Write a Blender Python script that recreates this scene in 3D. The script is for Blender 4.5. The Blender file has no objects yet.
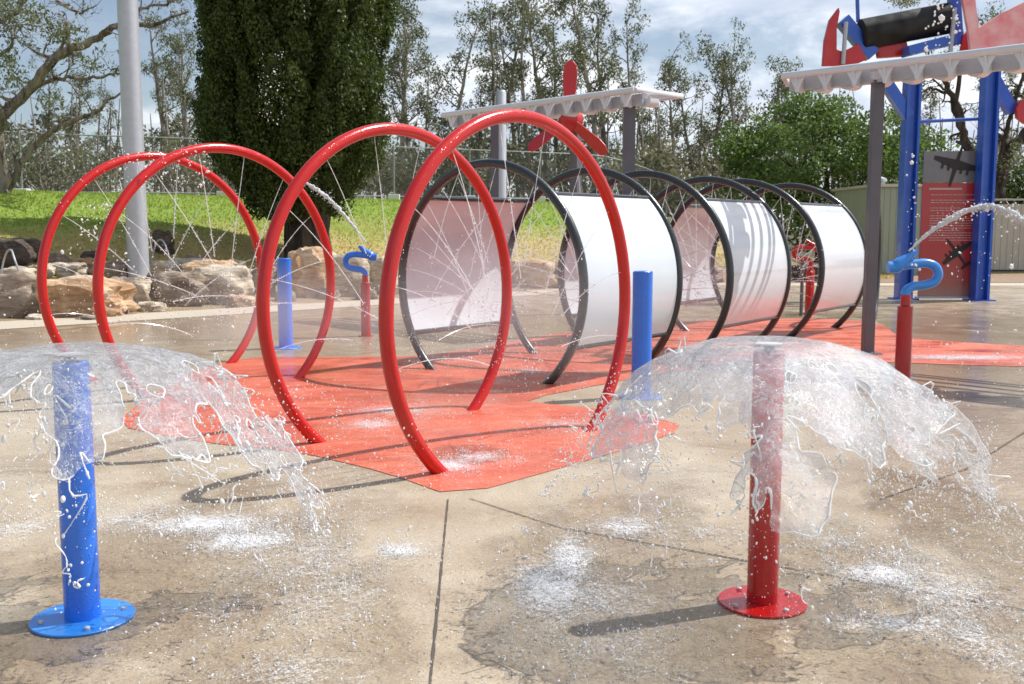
import bpy, math, random
import numpy as np
from mathutils import Vector, Matrix, noise
R = math.radians
random.seed(7); rng = np.random.default_rng(7)
sc = bpy.context.scene; col = sc.collection

# ------------------------------------------------------------------ camera constants (metres)
EYE, FPX, TH = 1.5, 1018.5, 0.11213
CT, ST = math.cos(TH), math.sin(TH)
def ray(px, py):
    a, b = px-512, 342-py
    return Vector((a, FPX*CT+b*ST, -FPX*ST+b*CT))
def at(px, py, Y):                      # point on the line of sight at distance Y
    d = ray(px, py); t = Y/d.y
    return Vector((d.x*t, Y, EYE+d.z*t))
def G(px, py, z=0.0):
    d = ray(px, py); t = (z-EYE)/d.z
    return Vector((d.x*t, d.y*t, z))
def sm(t): t = max(0., min(1., t)); return t*t*(3-2*t)
EDGE = [(-40, -14), (-8.2, 16.2), (1.0, 24.8), (4.5, 27.6), (60, 27.6)]
def edge_d(x, y):                       # signed distance beyond the far edge of the slab
    best = 1e9; sgn = -1
    for (ax, ay), (bx, by) in zip(EDGE[:-1], EDGE[1:]):
        dx, dy = bx-ax, by-ay; L2 = dx*dx+dy*dy
        t = max(0, min(1, ((x-ax)*dx+(y-ay)*dy)/L2))
        d = math.hypot(x-ax-t*dx, y-ay-t*dy)
        if d < best:
            best = d; sgn = 1 if (dx*(y-ay)-dy*(x-ax)) > 0 else -1
    return sgn*best
def terrain(x, y):
    d = edge_d(x, y)
    if d <= 0: return -0.03
    m = 1-sm((x-3)/9)*0.93
    h = 2.5*sm((d+.4)/13.5)*m
    h += 0.06*noise.noise(Vector((x*.25, y*.25, 0)))*sm(d/3)
    h -= sm((d-40)/90)*0.8
    return -0.03+max(0, h)
def T(px, py):                          # line of sight meets the terrain
    d = ray(px, py).normalized(); o = Vector((0, 0, EYE)); t = 8.
    while t < 90:
        p = o+d*t
        if p.z < terrain(p.x, p.y): return p
        t += .08
    return o+d*40

# ------------------------------------------------------------------ mesh helpers
class MB:
    def __init__(s): s.v = []; s.f = []; s.m = []; s.mi = 0
    def add(s, vs, fs):
        n = len(s.v); s.v += [tuple(v) for v in vs]; s.f += [tuple(i+n for i in f) for f in fs]; s.m += [s.mi]*len(fs)
    def box(s, c, size, M=None):
        x, y, z = [k/2 for k in size]; c = Vector(c)
        vs = [Vector((a*x, b*y, d*z)) for a in (-1, 1) for b in (-1, 1) for d in (-1, 1)]
        if M: vs = [M @ v for v in vs]
        s.add([v+c for v in vs], [(0, 1, 3, 2), (4, 6, 7, 5), (0, 4, 5, 1), (2, 3, 7, 6), (0, 2, 6, 4), (1, 5, 7, 3)])
    def bar(s, a, b, w, h, up=Vector((0, 0, 1))):   # rectangular bar from a to b
        a, b = Vector(a), Vector(b); d = (b-a); L = d.length; d.normalize()
        sx = d.cross(up)
        if sx.length < 1e-3: sx = d.cross(Vector((1, 0, 0)))
        sx.normalize(); sz = sx.cross(d)
        M = Matrix((sx, d, sz)).transposed()
        s.box((a+b)/2, (w, L, h), M)
    def tube(s, pts, r, seg=12, closed=False, cap=True):
        pts = [Vector(p) for p in pts]; n = len(pts)
        rs = r if hasattr(r, '__len__') else [r]*n
        nrm = None; rings = []
        for i, p in enumerate(pts):
            if closed: t = pts[(i+1) % n]-pts[i-1]
            else: t = pts[min(i+1, n-1)]-pts[max(i-1, 0)]
            if t.length < 1e-9: t = Vector((0, 0, 1))
            t.normalize()
            if nrm is None:
                nrm = t.orthogonal().normalized()
                if abs(t.z) > .9: nrm = Vector((1, 0, 0)); nrm = (nrm-t*nrm.dot(t)).normalized()
            else:
                nrm = nrm-t*nrm.dot(t)
                if nrm.length < 1e-6: nrm = t.orthogonal()
                nrm.normalize()
            bn = t.cross(nrm)
            rings.append([p+(nrm*math.cos(2*math.pi*k/seg)+bn*math.sin(2*math.pi*k/seg))*rs[i] for k in range(seg)])
        vs = [v for rg in rings for v in rg]; fs = []
        for i in range(n if closed else n-1):
            j = (i+1) % n
            for k in range(seg):
                l = (k+1) % seg; fs.append((i*seg+k, i*seg+l, j*seg+l, j*seg+k))
        if cap and not closed:
            fs.append(tuple(range(seg-1, -1, -1))); fs.append(tuple((n-1)*seg+k for k in range(seg)))
        s.add(vs, fs)
    def lathe(s, prof, seg=32, c=(0, 0, 0)):
        c = Vector(c); vs = []; fs = []; n = len(prof)
        for r, z in prof:
            for k in range(seg):
                a = 2*math.pi*k/seg; vs.append(c+Vector((r*math.cos(a), r*math.sin(a), z)))
        for i in range(n-1):
            for k in range(seg):
                l = (k+1) % seg; fs.append((i*seg+k, i*seg+l, (i+1)*seg+l, (i+1)*seg+k))
        fs.append(tuple(range(seg-1, -1, -1))); fs.append(tuple((n-1)*seg+k for k in range(seg)))
        s.add(vs, fs)
    def prism(s, poly, o, u, w, th):    # polygon (2D) in the plane o+u,w extruded by th along u x w
        o, u, w = Vector(o), Vector(u).normalized(), Vector(w).normalized(); nn = u.cross(w).normalized()
        n = len(poly); a = [o+u*x+w*y-nn*th/2 for x, y in poly]; b = [p+nn*th for p in a]
        s.add(a+b, [tuple(range(n-1, -1, -1)), tuple(range(n, 2*n))]+[(i, (i+1) % n, n+(i+1) % n, n+i) for i in range(n)])
    def mesh(s, name, mats, smooth=True, ang=35):
        me = bpy.data.meshes.new(name); me.from_pydata(s.v, [], s.f)
        for m in (mats if isinstance(mats, (list, tuple)) else [mats]): me.materials.append(m)
        if any(s.m): me.polygons.foreach_set('material_index', s.m)
        if smooth:
            me.polygons.foreach_set('use_smooth', [True]*len(me.polygons))
            try: me.set_sharp_from_angle(angle=R(ang))
            except Exception: pass
        me.update(); return me
    def build(s, name, mats, parent=None, smooth=True, ang=35, loc=None, bevel=0):
        if loc is not None:
            loc = Vector(loc); s.v = [tuple(Vector(v)-loc) for v in s.v]
        o = bpy.data.objects.new(name, s.mesh(name, mats, smooth, ang)); col.objects.link(o)
        if parent: o.parent = parent
        elif loc is not None: o.location = loc
        if bevel:
            b = o.modifiers.new('bevel', 'BEVEL'); b.width = bevel; b.segments = 2; b.limit_method = 'ANGLE'
        return o
def tag(o, label=None, cat=None, group=None, kind=None):
    if label: o['label'] = label
    if cat: o['category'] = cat
    if group: o['group'] = group
    if kind: o['kind'] = kind
    return o
def empty(name, loc=(0, 0, 0)):
    o = bpy.data.objects.new(name, None); col.objects.link(o); o.location = loc; o.empty_display_size = .2
    return o
def copy_tree(o, parent=None):
    c = o.copy(); col.objects.link(c); c.parent = parent
    for ch in list(o.children): copy_tree(ch, c)
    return c
def quick(name, vs, fs, mat, smooth=False):       # big arrays
    me = bpy.data.meshes.new(name); me.from_pydata(vs.tolist() if hasattr(vs, 'tolist') else vs, [], fs.tolist() if hasattr(fs, 'tolist') else fs)
    for m in (mat if isinstance(mat, (list, tuple)) else [mat]): me.materials.append(m)
    if smooth: me.polygons.foreach_set('use_smooth', [True]*len(me.polygons))
    me.update(); return me
def link(name, me, parent=None, loc=None):
    o = bpy.data.objects.new(name, me); col.objects.link(o)
    if parent: o.parent = parent
    if loc is not None: o.location = loc
    return o

# ------------------------------------------------------------------ materials
class NT:
    def __init__(s, name):
        s.m = bpy.data.materials.new(name); s.m.use_nodes = True; s.t = s.m.node_tree; s.t.nodes.clear()
        s.out = s.n('ShaderNodeOutputMaterial'); s.co = s.n('ShaderNodeTexCoord')
    def n(s, typ, **kw):
        nd = s.t.nodes.new(typ)
        for k, v in kw.items(): setattr(nd, k, v)
        return nd
    def l(s, a, b): s.t.links.new(a, b)
    def pos(s): return s.n('ShaderNodeNewGeometry').outputs['Position']
    def noise(s, vec, scale, detail=4, rough=.5, dist=0., stretch=None):
        if stretch:
            mp = s.n('ShaderNodeMapping'); mp.inputs['Scale'].default_value = stretch; s.l(vec, mp.inputs[0]); vec = mp.outputs[0]
        nd = s.n('ShaderNodeTexNoise'); s.l(vec, nd.inputs['Vector'])
        nd.inputs['Scale'].default_value = scale; nd.inputs['Detail'].default_value = detail
        nd.inputs['Roughness'].default_value = rough; nd.inputs['Distortion'].default_value = dist
        return nd.outputs['Fac']
    def ramp(s, fac, stops):
        r = s.n('ShaderNodeValToRGB'); e = r.color_ramp.elements
        while len(e) < len(stops): e.new(.5)
        for i, (p, c) in enumerate(stops):
            e[i].position = p; e[i].color = tuple(c)+(1,) if len(c) == 3 else c
        s.l(fac, r.inputs[0]); return r.outputs[0]
    def mr(s, fac, a, b, c=0., d=1.):
        r = s.n('ShaderNodeMapRange'); s.l(fac, r.inputs[0])
        for i, v in enumerate((a, b, c, d)): r.inputs[i+1].default_value = v
        return r.outputs[0]
    def math(s, op, a, b=None, clamp=False):
        r = s.n('ShaderNodeMath', operation=op); r.use_clamp = clamp
        for i, v in enumerate((a, b)):
            if v is None: continue
            if isinstance(v, (int, float)): r.inputs[i].default_value = v
            else: s.l(v, r.inputs[i])
        return r.outputs[0]
    def mix(s, fac, a, b, mode='MIX'):
        r = s.n('ShaderNodeMix', data_type='RGBA', blend_type=mode)
        for i, v in ((0, fac), (6, a), (7, b)):
            if isinstance(v, (int, float)): r.inputs[i].default_value = v
            elif isinstance(v, (tuple, list)): r.inputs[i].default_value = tuple(v)+(1,)
            else: s.l(v, r.inputs[i])
        return r.outputs[2]
    def bump(s, h, strength, dist, prev=None):
        b = s.n('ShaderNodeBump'); b.inputs['Strength'].default_value = strength; b.inputs['Distance'].default_value = dist
        s.l(h, b.inputs['Height'])
        if prev is not None: s.l(prev, b.inputs['Normal'])
        return b.outputs[0]
    def bsdf(s, color=None, rough=.5, metal=0., normal=None, spec=.5, coat=0., trans=0.):
        b = s.n('ShaderNodeBsdfPrincipled')
        for k, v in (('Base Color', color), ('Roughness', rough), ('Metallic', metal), ('Specular IOR Level', spec), ('Coat Weight', coat), ('Transmission Weight', trans)):
            if v is None: continue
            if isinstance(v, (int, float)): b.inputs[k].default_value = v
            elif isinstance(v, (tuple, list)): b.inputs[k].default_value = tuple(v)+(1,)
            else: s.l(v, b.inputs[k])
        if normal is not None: s.l(normal, b.inputs['Normal'])
        return b.outputs[0]
    def mixs(s, fac, a, b):
        m = s.n('ShaderNodeMixShader')
        if isinstance(fac, (int, float)): m.inputs[0].default_value = fac
        else: s.l(fac, m.inputs[0])
        s.l(a, m.inputs[1]); s.l(b, m.inputs[2]); return m.outputs[0]
    def done(s, sh): s.l(sh, s.out.inputs['Surface']); return s.m

def paint(name, c, rough=.3, coat=.3, var=.12, dirt=.0, drops=False, c2=None):
    t = NT(name); p = t.co.outputs['Object']
    n1 = t.noise(p, 3, 5); n2 = t.noise(p, 60, 3)
    cc = t.mix(t.mr(n1, .3, .7, 0, var*2), c, c2 or tuple(k*.6 for k in c))
    if dirt: cc = t.mix(t.mr(t.noise(p, 9, 8, .7), .55, .75, 0, dirt), cc, (.35, .31, .26))
    rg = t.mr(n1, .3, .7, rough*.7, rough*1.4)
    h = n2
    if drops:      # beads of water sitting on the paint
        v = t.n('ShaderNodeTexVoronoi'); t.l(p, v.inputs['Vector']); v.inputs['Scale'].default_value = 55
        bead = t.mr(v.outputs['Distance'], .08, .3, 1, 0)
        h = t.math('ADD', t.math('MULTIPLY', n2, .15), bead)
    return t.done(t.bsdf(cc, rg, 0, t.bump(h, .35 if drops else .1, .004), coat=coat))

M = {}
M['red'] = paint('red paint', (.50, .008, .006), .20, .15, .12, drops=True)
M['redpole'] = paint('dark red paint', (.42, .005, .008), .14, .35, .12, drops=True)
M['blue'] = paint('blue paint', (.02, .17, .75), .25, .3, .15, drops=True)
M['lblue'] = paint('bright blue paint', (.03, .24, .72), .3, .3, .12)
M['black'] = paint('black paint', (.012, .017, .019), .28, .5, .15, drops=True)
M['white'] = paint('white aluminium', (.66, .69, .74), .38, .2, .10, dirt=.06)
M['greypost'] = paint('charcoal paint', (.115, .11, .125), .42, .1, .15)
M['tower'] = paint('tower blue', (.015, .10, .52), .35, .3, .15)
M['bladered'] = paint('blade red', (.50, .015, .02), .4, .2, .15)
M['drumblack'] = paint('drum black', (.006, .006, .006), .7, .0, .2)
M['pink'] = paint('sunlit red sheet', (.72, .18, .20), .4, .2, .5, c2=(.80, .48, .48))  # red sheet with sunlight painted in as pink, paler streaks for running water

def mk_galv():
    t = NT('silver pole'); p = t.co.outputs['Object']
    c = t.mix(t.noise(p, 8, 6, .6), (.36, .38, .42), (.50, .52, .55))
    return t.done(t.bsdf(c, .45, .35, t.bump(t.noise(p, 40, 4), .1, .004)))
M['silver'] = mk_galv()

def mk_panel():
    t = NT('white tunnel panel'); p = t.co.outputs['Object']
    c = t.mix(t.mr(t.noise(p, 2.5, 6, .6), .45, .75, 0, .35), (.66, .72, .77), (.52, .56, .60))
    c = t.mix(t.mr(t.noise(p, 90, 3), .62, .72, 0, .35), c, (.92, .93, .95))
    a = t.bsdf(c, .16, 0, t.bump(t.noise(p, 1.2, 2), .12, .02), coat=.6)
    tr = t.n('ShaderNodeBsdfTranslucent'); tr.inputs[0].default_value = (.78, .77, .80, 1)
    return t.done(t.mixs(.10, a, tr.outputs[0]))
M['panel'] = mk_panel()

def mk_concrete():
    t = NT('wet aggregate concrete'); p = t.pos()
    big = t.noise(p, .45, 5, .55, .6); mid = t.noise(p, 2.2, 6, .6, .4); fine = t.noise(p, 95, 4, .75); grit = t.noise(p, 230, 3, .8)
    base = t.ramp(big, [(.30, (.30, .22, .15)), (.46, (.40, .32, .22)), (.60, (.46, .39, .29)), (.75, (.51, .45, .35))])
    base = t.mix(t.mr(mid, .35, .7, 0, .55), base, (.33, .26, .19), 'MULTIPLY')
    base = t.mix(t.mr(mid, .40, .68, .0, .6), base, (.60, .52, .40))
    base = t.mix(t.mr(fine, .36, .50, .9, 0), base, (.20, .14, .09))
    base = t.mix(t.mr(grit, .56, .70, 0, .75), base, (.80, .74, .64))
    # wet runs: darker, smoother
    wet = t.mr(t.noise(p, .8, 7, .62, 1.0, stretch=(1, 1.25, 1)), .50, .66)
    base = t.mix(t.math('MULTIPLY', wet, .30), base, (.35, .22, .13), 'MULTIPLY')
    sx = t.n('ShaderNodeSeparateXYZ'); t.l(p, sx.inputs[0])
    far = t.math('MAXIMUM', t.mr(sx.outputs['Y'], 8, 15), t.math('MULTIPLY', t.mr(sx.outputs['X'], 1.2, 2.6), t.mr(sx.outputs['Y'], 4.2, 6.0)))          # the flooded middle of the slab is darker and smoother
    near2 = t.mr(sx.outputs['Y'], 15, 22, 1, .3)
    soak = t.math('MULTIPLY', t.math('MULTIPLY', far, near2), t.mr(big, .3, .6, .5, 1))
    base = t.mix(t.math('MULTIPLY', soak, .5), base, (.62, .47, .38), 'MULTIPLY')
    # crazing cracks
    def crack(scale, dist, w, ms, ma, mb):
        wv = t.n('ShaderNodeVectorMath', operation='ADD'); t.l(p, wv.inputs[0])
        nz = t.n('ShaderNodeTexNoise'); t.l(p, nz.inputs['Vector']); nz.inputs['Scale'].default_value = 5; nz.inputs['Detail'].default_value = 8; nz.inputs['Roughness'].default_value = .75
        sc_ = t.n('ShaderNodeVectorMath', operation='SCALE'); t.l(nz.outputs['Color'], sc_.inputs[0]); sc_.inputs['Scale'].default_value = dist
        t.l(sc_.outputs[0], wv.inputs[1])
        v = t.n('ShaderNodeTexVoronoi', feature='DISTANCE_TO_EDGE'); t.l(wv.outputs[0], v.inputs['Vector']); v.inputs['Scale'].default_value = scale
        return t.math('MULTIPLY', t.mr(v.outputs['Distance'], w*.3, w, 1, 0), t.mr(t.noise(p, ms, 3), ma, mb))
    ck = t.math('MAXIMUM', crack(2.0, .5, .02, .9, .50, .60), crack(.8, .6, .010, .6, .52, .62))
    nearfade = t.mr(sx.outputs['Y'], 5.5, 9, 1, 0)
    ck = t.math('MULTIPLY', ck, nearfade)
    base = t.mix(t.math('MULTIPLY', ck, .5), base, (.17, .12, .08))
    rough = t.math('SUBTRACT', t.mr(mid, .3, .7, .30, .55), t.math('MAXIMUM', t.math('MULTIPLY', wet, .2), t.math('MULTIPLY', soak, .42)), True)
    rip = t.noise(p, 15, 3, .6, .6)
    h = t.bump(t.math('MULTIPLY', t.math('ADD', fine, grit), t.math('SUBTRACT', 1, t.math('MULTIPLY', soak, .85))), .4, .004)
    h = t.bump(t.math('MULTIPLY', rip, t.mr(sx.outputs['Y'], 5.5, 8, 1, .55)), .5, .013, h)
    h = t.bump(ck, .4, -.006, h)
    return t.done(t.bsdf(base, rough, 0, h, spec=.5))
M['concrete'] = mk_concrete()
def mk_dry(name, a, b):
    t = NT(name); p = t.pos()
    c = t.mix(t.noise(p, 1.4, 6, .6), a, b); g = t.noise(p, 60, 4, .7)
    c = t.mix(t.mr(g, .5, .7, 0, .4), c, tuple(k*.7 for k in a))
    return t.done(t.bsdf(c, .75, 0, t.bump(g, .3, .004)))
M['dry'] = mk_dry('dry pale concrete', (.40, .34, .26), (.50, .44, .35))
M['joint'] = mk_dry('joint filler', (.06, .05, .04), (.10, .08, .06))
M['dirt'] = mk_dry('bark mulch', (.16, .10, .07), (.34, .22, .14))
def mk_redpad():
    t = NT('red coated surfacing'); p = t.pos()
    mid = t.noise(p, 1.6, 6, .6, .6); fine = t.noise(p, 110, 4, .8)
    c = t.ramp(mid, [(.32, (.50, .085, .050)), (.5, (.60, .130, .070)), (.68, (.66, .19, .11))])
    c = t.mix(t.mr(fine, .38, .52, .8, 0), c, (.30, .045, .03))
    c = t.mix(t.mr(fine, .60, .74, 0, .6), c, (.85, .42, .33))
    c = t.mix(t.mr(t.noise(p, 2.5, 8, .7, 1.0, stretch=(1, 2, 1)), .52, .72, 0, .4), c, (.70, .34, .24))
    rough = t.mr(t.noise(p, 1.1, 6, .6, 1.0, stretch=(.7, 2, 1)), .4, .6, .16, .5)
    h = t.bump(fine, .3, .003); h = t.bump(t.noise(p, 14, 3, .6, 1.0), .3, .01, h)
    return t.done(t.bsdf(c, rough, 0, h))
M['redpad'] = mk_redpad()
def mk_ground():
    t = NT('grassed ground'); p = t.pos()
    a = t.noise(p, .35, 6, .6, .5); f = t.noise(p, 14, 6, .75, stretch=(1, .5, 1)); s_ = t.n('ShaderNodeSeparateXYZ'); t.l(p, s_.inputs[0])
    green = t.mix(f, (.12, .19, .025), (.26, .34, .06))
    dryc = t.mix(f, (.30, .24, .09), (.48, .39, .17))
    z = t.math('ADD', s_.outputs['Z'], t.math('MULTIPLY', t.math('SUBTRACT', a, .5), 1.6))
    c = t.mix(t.mr(z, 1.0, 1.7), dryc, green)
    c = t.mix(t.mr(z, .10, .35, 1, 0), c, t.mix(f, (.20, .14, .08), (.36, .27, .17)))
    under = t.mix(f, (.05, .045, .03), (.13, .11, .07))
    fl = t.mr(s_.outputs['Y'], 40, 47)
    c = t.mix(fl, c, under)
    return t.done(t.bsdf(c, .9, 0, t.bump(f, .8, .05), spec=.2))
M['ground'] = mk_ground()
def mk_rock(name, a, b, c3):
    t = NT(name); p = t.co.outputs['Object']; g = t.pos()
    n1 = t.noise(g, 1.8, 8, .65, .8); n2 = t.noise(g, 9, 8, .7); st = t.noise(g, 3, 6, .6, .4, stretch=(1, 1, 5))
    c = t.ramp(n1, [(.32, a), (.50, b), (.68, c3)])
    c = t.mix(t.mr(st, .42, .62, 0, .55), c, tuple(k*.45 for k in a))
    c = t.mix(t.mr(n2, .58, .74, 0, .6), c, (.52, .47, .41))
    h = t.bump(n2, .9, .05); h = t.bump(st, .7, .07, h)
    return t.done(t.bsdf(c, .8, 0, h, spec=.3))
M['rock0'] = mk_rock('orange sandstone', (.38, .21, .11), (.60, .39, .23), (.68, .56, .42))
M['rock1'] = mk_rock('pale sandstone', (.42, .34, .25), (.64, .54, .42), (.70, .64, .54))
M['rock2'] = mk_rock('grey brown stone', (.18, .13, .10), (.32, .25, .19), (.42, .35, .28))
M['rock3'] = mk_rock('dark stone', (.05, .04, .035), (.10, .075, .06), (.16, .12, .09))
def mk_bark(name, a, b):
    t = NT(name); p = t.co.outputs['Object']
    n1 = t.noise(p, 2.2, 7, .65, .5, stretch=(3, 3, .7))
    c = t.mix(t.mr(n1, .38, .62), a, b)
    return t.done(t.bsdf(c, .85, 0, t.bump(n1, .8, .05), spec=.2))
M['barkpale'] = mk_bark('pale gum bark', (.12, .095, .075), (.40, .35, .30))
M['barkdark'] = mk_bark('dark bark', (.025, .019, .015), (.09, .07, .055))
M['barkbranch'] = mk_bark('weathered limb bark', (.07, .055, .045), (.30, .26, .22))
def mk_leaf(name, a, b, tl=.35, sc_=1.2):
    t = NT(name); p = t.pos(); oi = t.n('ShaderNodeObjectInfo')
    n1 = t.noise(p, sc_, 4, .6); n2 = t.noise(p, 20, 2)
    c = t.mix(t.mr(n1, .35, .65), a, b); c = t.mix(t.mr(n2, .4, .7, 0, .5), c, tuple(k*1.5 for k in b))
    c = t.mix(t.mr(oi.outputs['Random'], 0, 1, 0, .35), c, tuple(k*.6 for k in a))
    d = t.bsdf(c, .5, 0, spec=.35); tr = t.n('ShaderNodeBsdfTranslucent')
    t.l(t.mix(.5, c, tuple(min(1, k*2.0) for k in b)), tr.inputs[0])
    return t.done(t.mixs(tl, d, tr.outputs[0]))
M['gum'] = mk_leaf('gum leaves', (.060, .072, .036), (.14, .15, .075), .38)
M['gumfar'] = mk_leaf('far scrub leaves', (.07, .078, .042), (.17, .165, .09), .35, .4)
M['conifer'] = mk_leaf('conifer sprays', (.016, .032, .007), (.075, .11, .018), .20, 2.6)
M['broad'] = mk_leaf('broad leaves', (.045, .085, .018), (.12, .185, .042), .36)
M['hedge'] = mk_leaf('hedge leaves', (.02, .04, .01), (.06, .09, .02), .3)
M['grass'] = mk_leaf('grass blades', (.13, .20, .025), (.28, .36, .06), .4, .5)
M['drygrass'] = mk_leaf('dry grass blades', (.28, .22, .07), (.46, .37, .14), .4, .5)

def mk_corr(name, a, b):
    t = NT(name); p = t.co.outputs['Object']
    c = t.mix(t.noise(p, 1.5, 6, .6), a, b)
    return t.done(t.bsdf(c, .5, .1))
M['shed'] = mk_corr('shed green steel', (.25, .29, .21), (.33, .37, .28))
M['cream'] = mk_corr('cream steel', (.42, .39, .32), (.52, .49, .42))
M['dark'] = mk_corr('dark steel', (.03, .03, .03), (.05, .05, .05))  # near-black steel for the fence plinth
M['wire'] = mk_corr('galvanised wire', (.20, .21, .21), (.30, .31, .31))
M['block'] = mk_corr('white concrete block', (.60, .58, .53), (.72, .70, .66))
M['brass'] = mk_corr('steel nozzle', (.4, .4, .4), (.55, .55, .55))
def mk_board():
    t = NT('red board print'); p = t.co.outputs['Object']; s_ = t.n('ShaderNodeSeparateXYZ'); t.l(p, s_.inputs[0])
    n1 = t.noise(p, 2, 4)
    c = t.ramp(t.math('ADD', s_.outputs['Z'], t.math('MULTIPLY', n1, .4)), [(.0, (.34, .27, .24)), (.55, (.34, .07, .05)), (1., (.36, .018, .02))])
    return t.done(t.bsdf(c, .3, 0, coat=.3))
M['board'] = mk_board()
def mk_photo():
    t = NT('grey photo print'); p = t.co.outputs['Object']
    c = t.mix(t.noise(p, 2, 6, .6), (.07, .07, .075), (.22, .22, .23))
    return t.done(t.bsdf(c, .3, 0, coat=.3))
M['photo'] = mk_photo()
M['print'] = mk_corr('dark print', (.015, .012, .012), (.03, .02, .02))
M['text'] = mk_corr('pale print', (.42, .30, .28), (.50, .38, .35))

def mk_sheet():
    t = NT('water sheet'); p = t.pos()
    n1 = t.noise(p, 14, 6, .68, 1.2); n2 = t.noise(p, 42, 4, .7, .8); n3 = t.noise(p, 5, 3, .6, .5)
    h = t.bump(n1, .9, .022); h = t.bump(n2, .7, .006, h)
    tr = t.n('ShaderNodeBsdfTransparent'); tr.inputs[0].default_value = (.93, .95, .97, 1)
    gl = t.n('ShaderNodeBsdfGlossy'); gl.inputs['Color'].default_value = (1, 1, 1, 1); gl.inputs['Roughness'].default_value = .05; t.l(h, gl.inputs['Normal'])
    di = t.n('ShaderNodeBsdfDiffuse'); di.inputs[0].default_value = (.85, .88, .92, 1); t.l(h, di.inputs['Normal'])
    tl = t.n('ShaderNodeBsdfTranslucent'); tl.inputs[0].default_value = (.85, .88, .92, 1); t.l(h, tl.inputs['Normal'])
    rf = t.n('ShaderNodeBsdfRefraction'); rf.inputs['IOR'].default_value = 1.18; rf.inputs['Roughness'].default_value = .02; t.l(h, rf.inputs['Normal'])
    see = t.mixs(.16, tr.outputs[0], rf.outputs[0])
    fr = t.n('ShaderNodeFresnel'); fr.inputs['IOR'].default_value = 1.33; t.l(h, fr.inputs['Normal'])
    a = t.mixs(t.math('MINIMUM', t.math('ADD', t.math('MULTIPLY', fr.outputs[0], .6), .02), .34), see, gl.outputs[0])
    wh = t.mixs(.5, di.outputs[0], tl.outputs[0])
    rd = t.math('ABSOLUTE', t.math('SUBTRACT', n1, .5)); rd2 = t.math('ABSOLUTE', t.math('SUBTRACT', t.noise(p, 8, 5, .6, 1.6), .5))
    ridge = t.math('MULTIPLY', t.mr(rd, 0, .03, .42, 0), t.mr(n3, .35, .65)); ridge2 = t.mr(rd2, 0, .016, .5, 0)
    crest = t.math('ADD', t.math('ADD', t.mr(n2, .45, .75, .06, .26), t.mr(n3, .48, .8, 0, .16)), t.math('MAXIMUM', ridge, ridge2), True)
    return t.done(t.mixs(crest, a, wh))
M['sheet'] = mk_sheet()
def mk_drop(name, white, em=0.):
    t = NT(name)
    gl = t.bsdf((1, 1, 1), .03, 0, trans=1., spec=.7)
    di = t.n('ShaderNodeBsdfDiffuse'); di.inputs[0].default_value = (.96, .97, .98, 1)
    tl = t.n('ShaderNodeBsdfTranslucent'); tl.inputs[0].default_value = (.96, .97, .98, 1)
    return t.done(t.mixs(white, gl, t.mixs(.3, di.outputs[0], tl.outputs[0])))
M['drop'] = mk_drop('water drops', .78)
M['foam'] = mk_drop('white water', .72)
def mk_jet(name, op):
    t = NT(name)
    tr = t.n('ShaderNodeBsdfTransparent'); di = t.n('ShaderNodeBsdfDiffuse'); di.inputs[0].default_value = (.9, .92, .95, 1)
    tl = t.n('ShaderNodeBsdfTranslucent'); tl.inputs[0].default_value = (.9, .92, .95, 1)
    gl = t.n('ShaderNodeBsdfGlossy'); gl.inputs['Roughness'].default_value = .1
    w = t.mixs(.25, t.mixs(.5, di.outputs[0], tl.outputs[0]), gl.outputs[0])
    br = t.mr(t.noise(t.pos(), 25, 3, .7), .35, .6, op*.35, op)
    return t.done(t.mixs(br, tr.outputs[0], w))
M['jet'] = mk_jet('thin jet water', .8)
def mk_mist(name, dens):
    m = bpy.data.materials.new(name); m.use_nodes = True; t = m.node_tree; t.nodes.clear()
    o = t.nodes.new('ShaderNodeOutputMaterial'); v = t.nodes.new('ShaderNodeVolumePrincipled')
    v.inputs['Color'].default_value = (.96, .97, 1, 1); v.inputs['Density'].default_value = dens; v.inputs['Anisotropy'].default_value = .3
    co = t.nodes.new('ShaderNodeTexCoord'); ln = t.nodes.new('ShaderNodeVectorMath'); ln.operation = 'LENGTH'
    t.links.new(co.outputs['Object'], ln.inputs[0])
    mr = t.nodes.new('ShaderNodeMapRange'); mr.inputs[1].default_value = 1.; mr.inputs[2].default_value = .15; mr.inputs[3].default_value = 0; mr.inputs[4].default_value = dens
    t.links.new(ln.outputs['Value'], mr.inputs[0]); t.links.new(mr.outputs[0], v.inputs['Density'])
    t.links.new(v.outputs[0], o.inputs['Volume']); return m

# ------------------------------------------------------------------ world, sun, camera
SUN_AZ = math.atan2(.932, .36)           # direction towards the sun measured from +Y to +X
SUN_EL = R(52.8)
w = bpy.data.worlds.new('World'); sc.world = w; w.use_nodes = True; wt = w.node_tree; wt.nodes.clear()
wo = wt.nodes.new('ShaderNodeOutputWorld'); bg = wt.nodes.new('ShaderNodeBackground'); bg.inputs[1].default_value = .082
sky = wt.nodes.new('ShaderNodeTexSky'); sky.sky_type = 'NISHITA'; sky.sun_disc = False; sky.sun_elevation = SUN_EL; sky.sun_rotation = SUN_AZ
sky.air_density = 1.0; sky.dust_density = .6; sky.ozone_density = 1.5
tc = wt.nodes.new('ShaderNodeTexCoord'); sp = wt.nodes.new('ShaderNodeSeparateXYZ'); wt.links.new(tc.outputs['Generated'], sp.inputs[0])
def wm(op, a, b, clamp=False):
    n = wt.nodes.new('ShaderNodeMath'); n.operation = op; n.use_clamp = clamp
    for i, v in enumerate((a, b)):
        if isinstance(v, (int, float)): n.inputs[i].default_value = v
        else: wt.links.new(v, n.inputs[i])
    return n.outputs[0]
zz = wm('ADD', wm('MAXIMUM', sp.outputs['Z'], 0.), .22)
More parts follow.
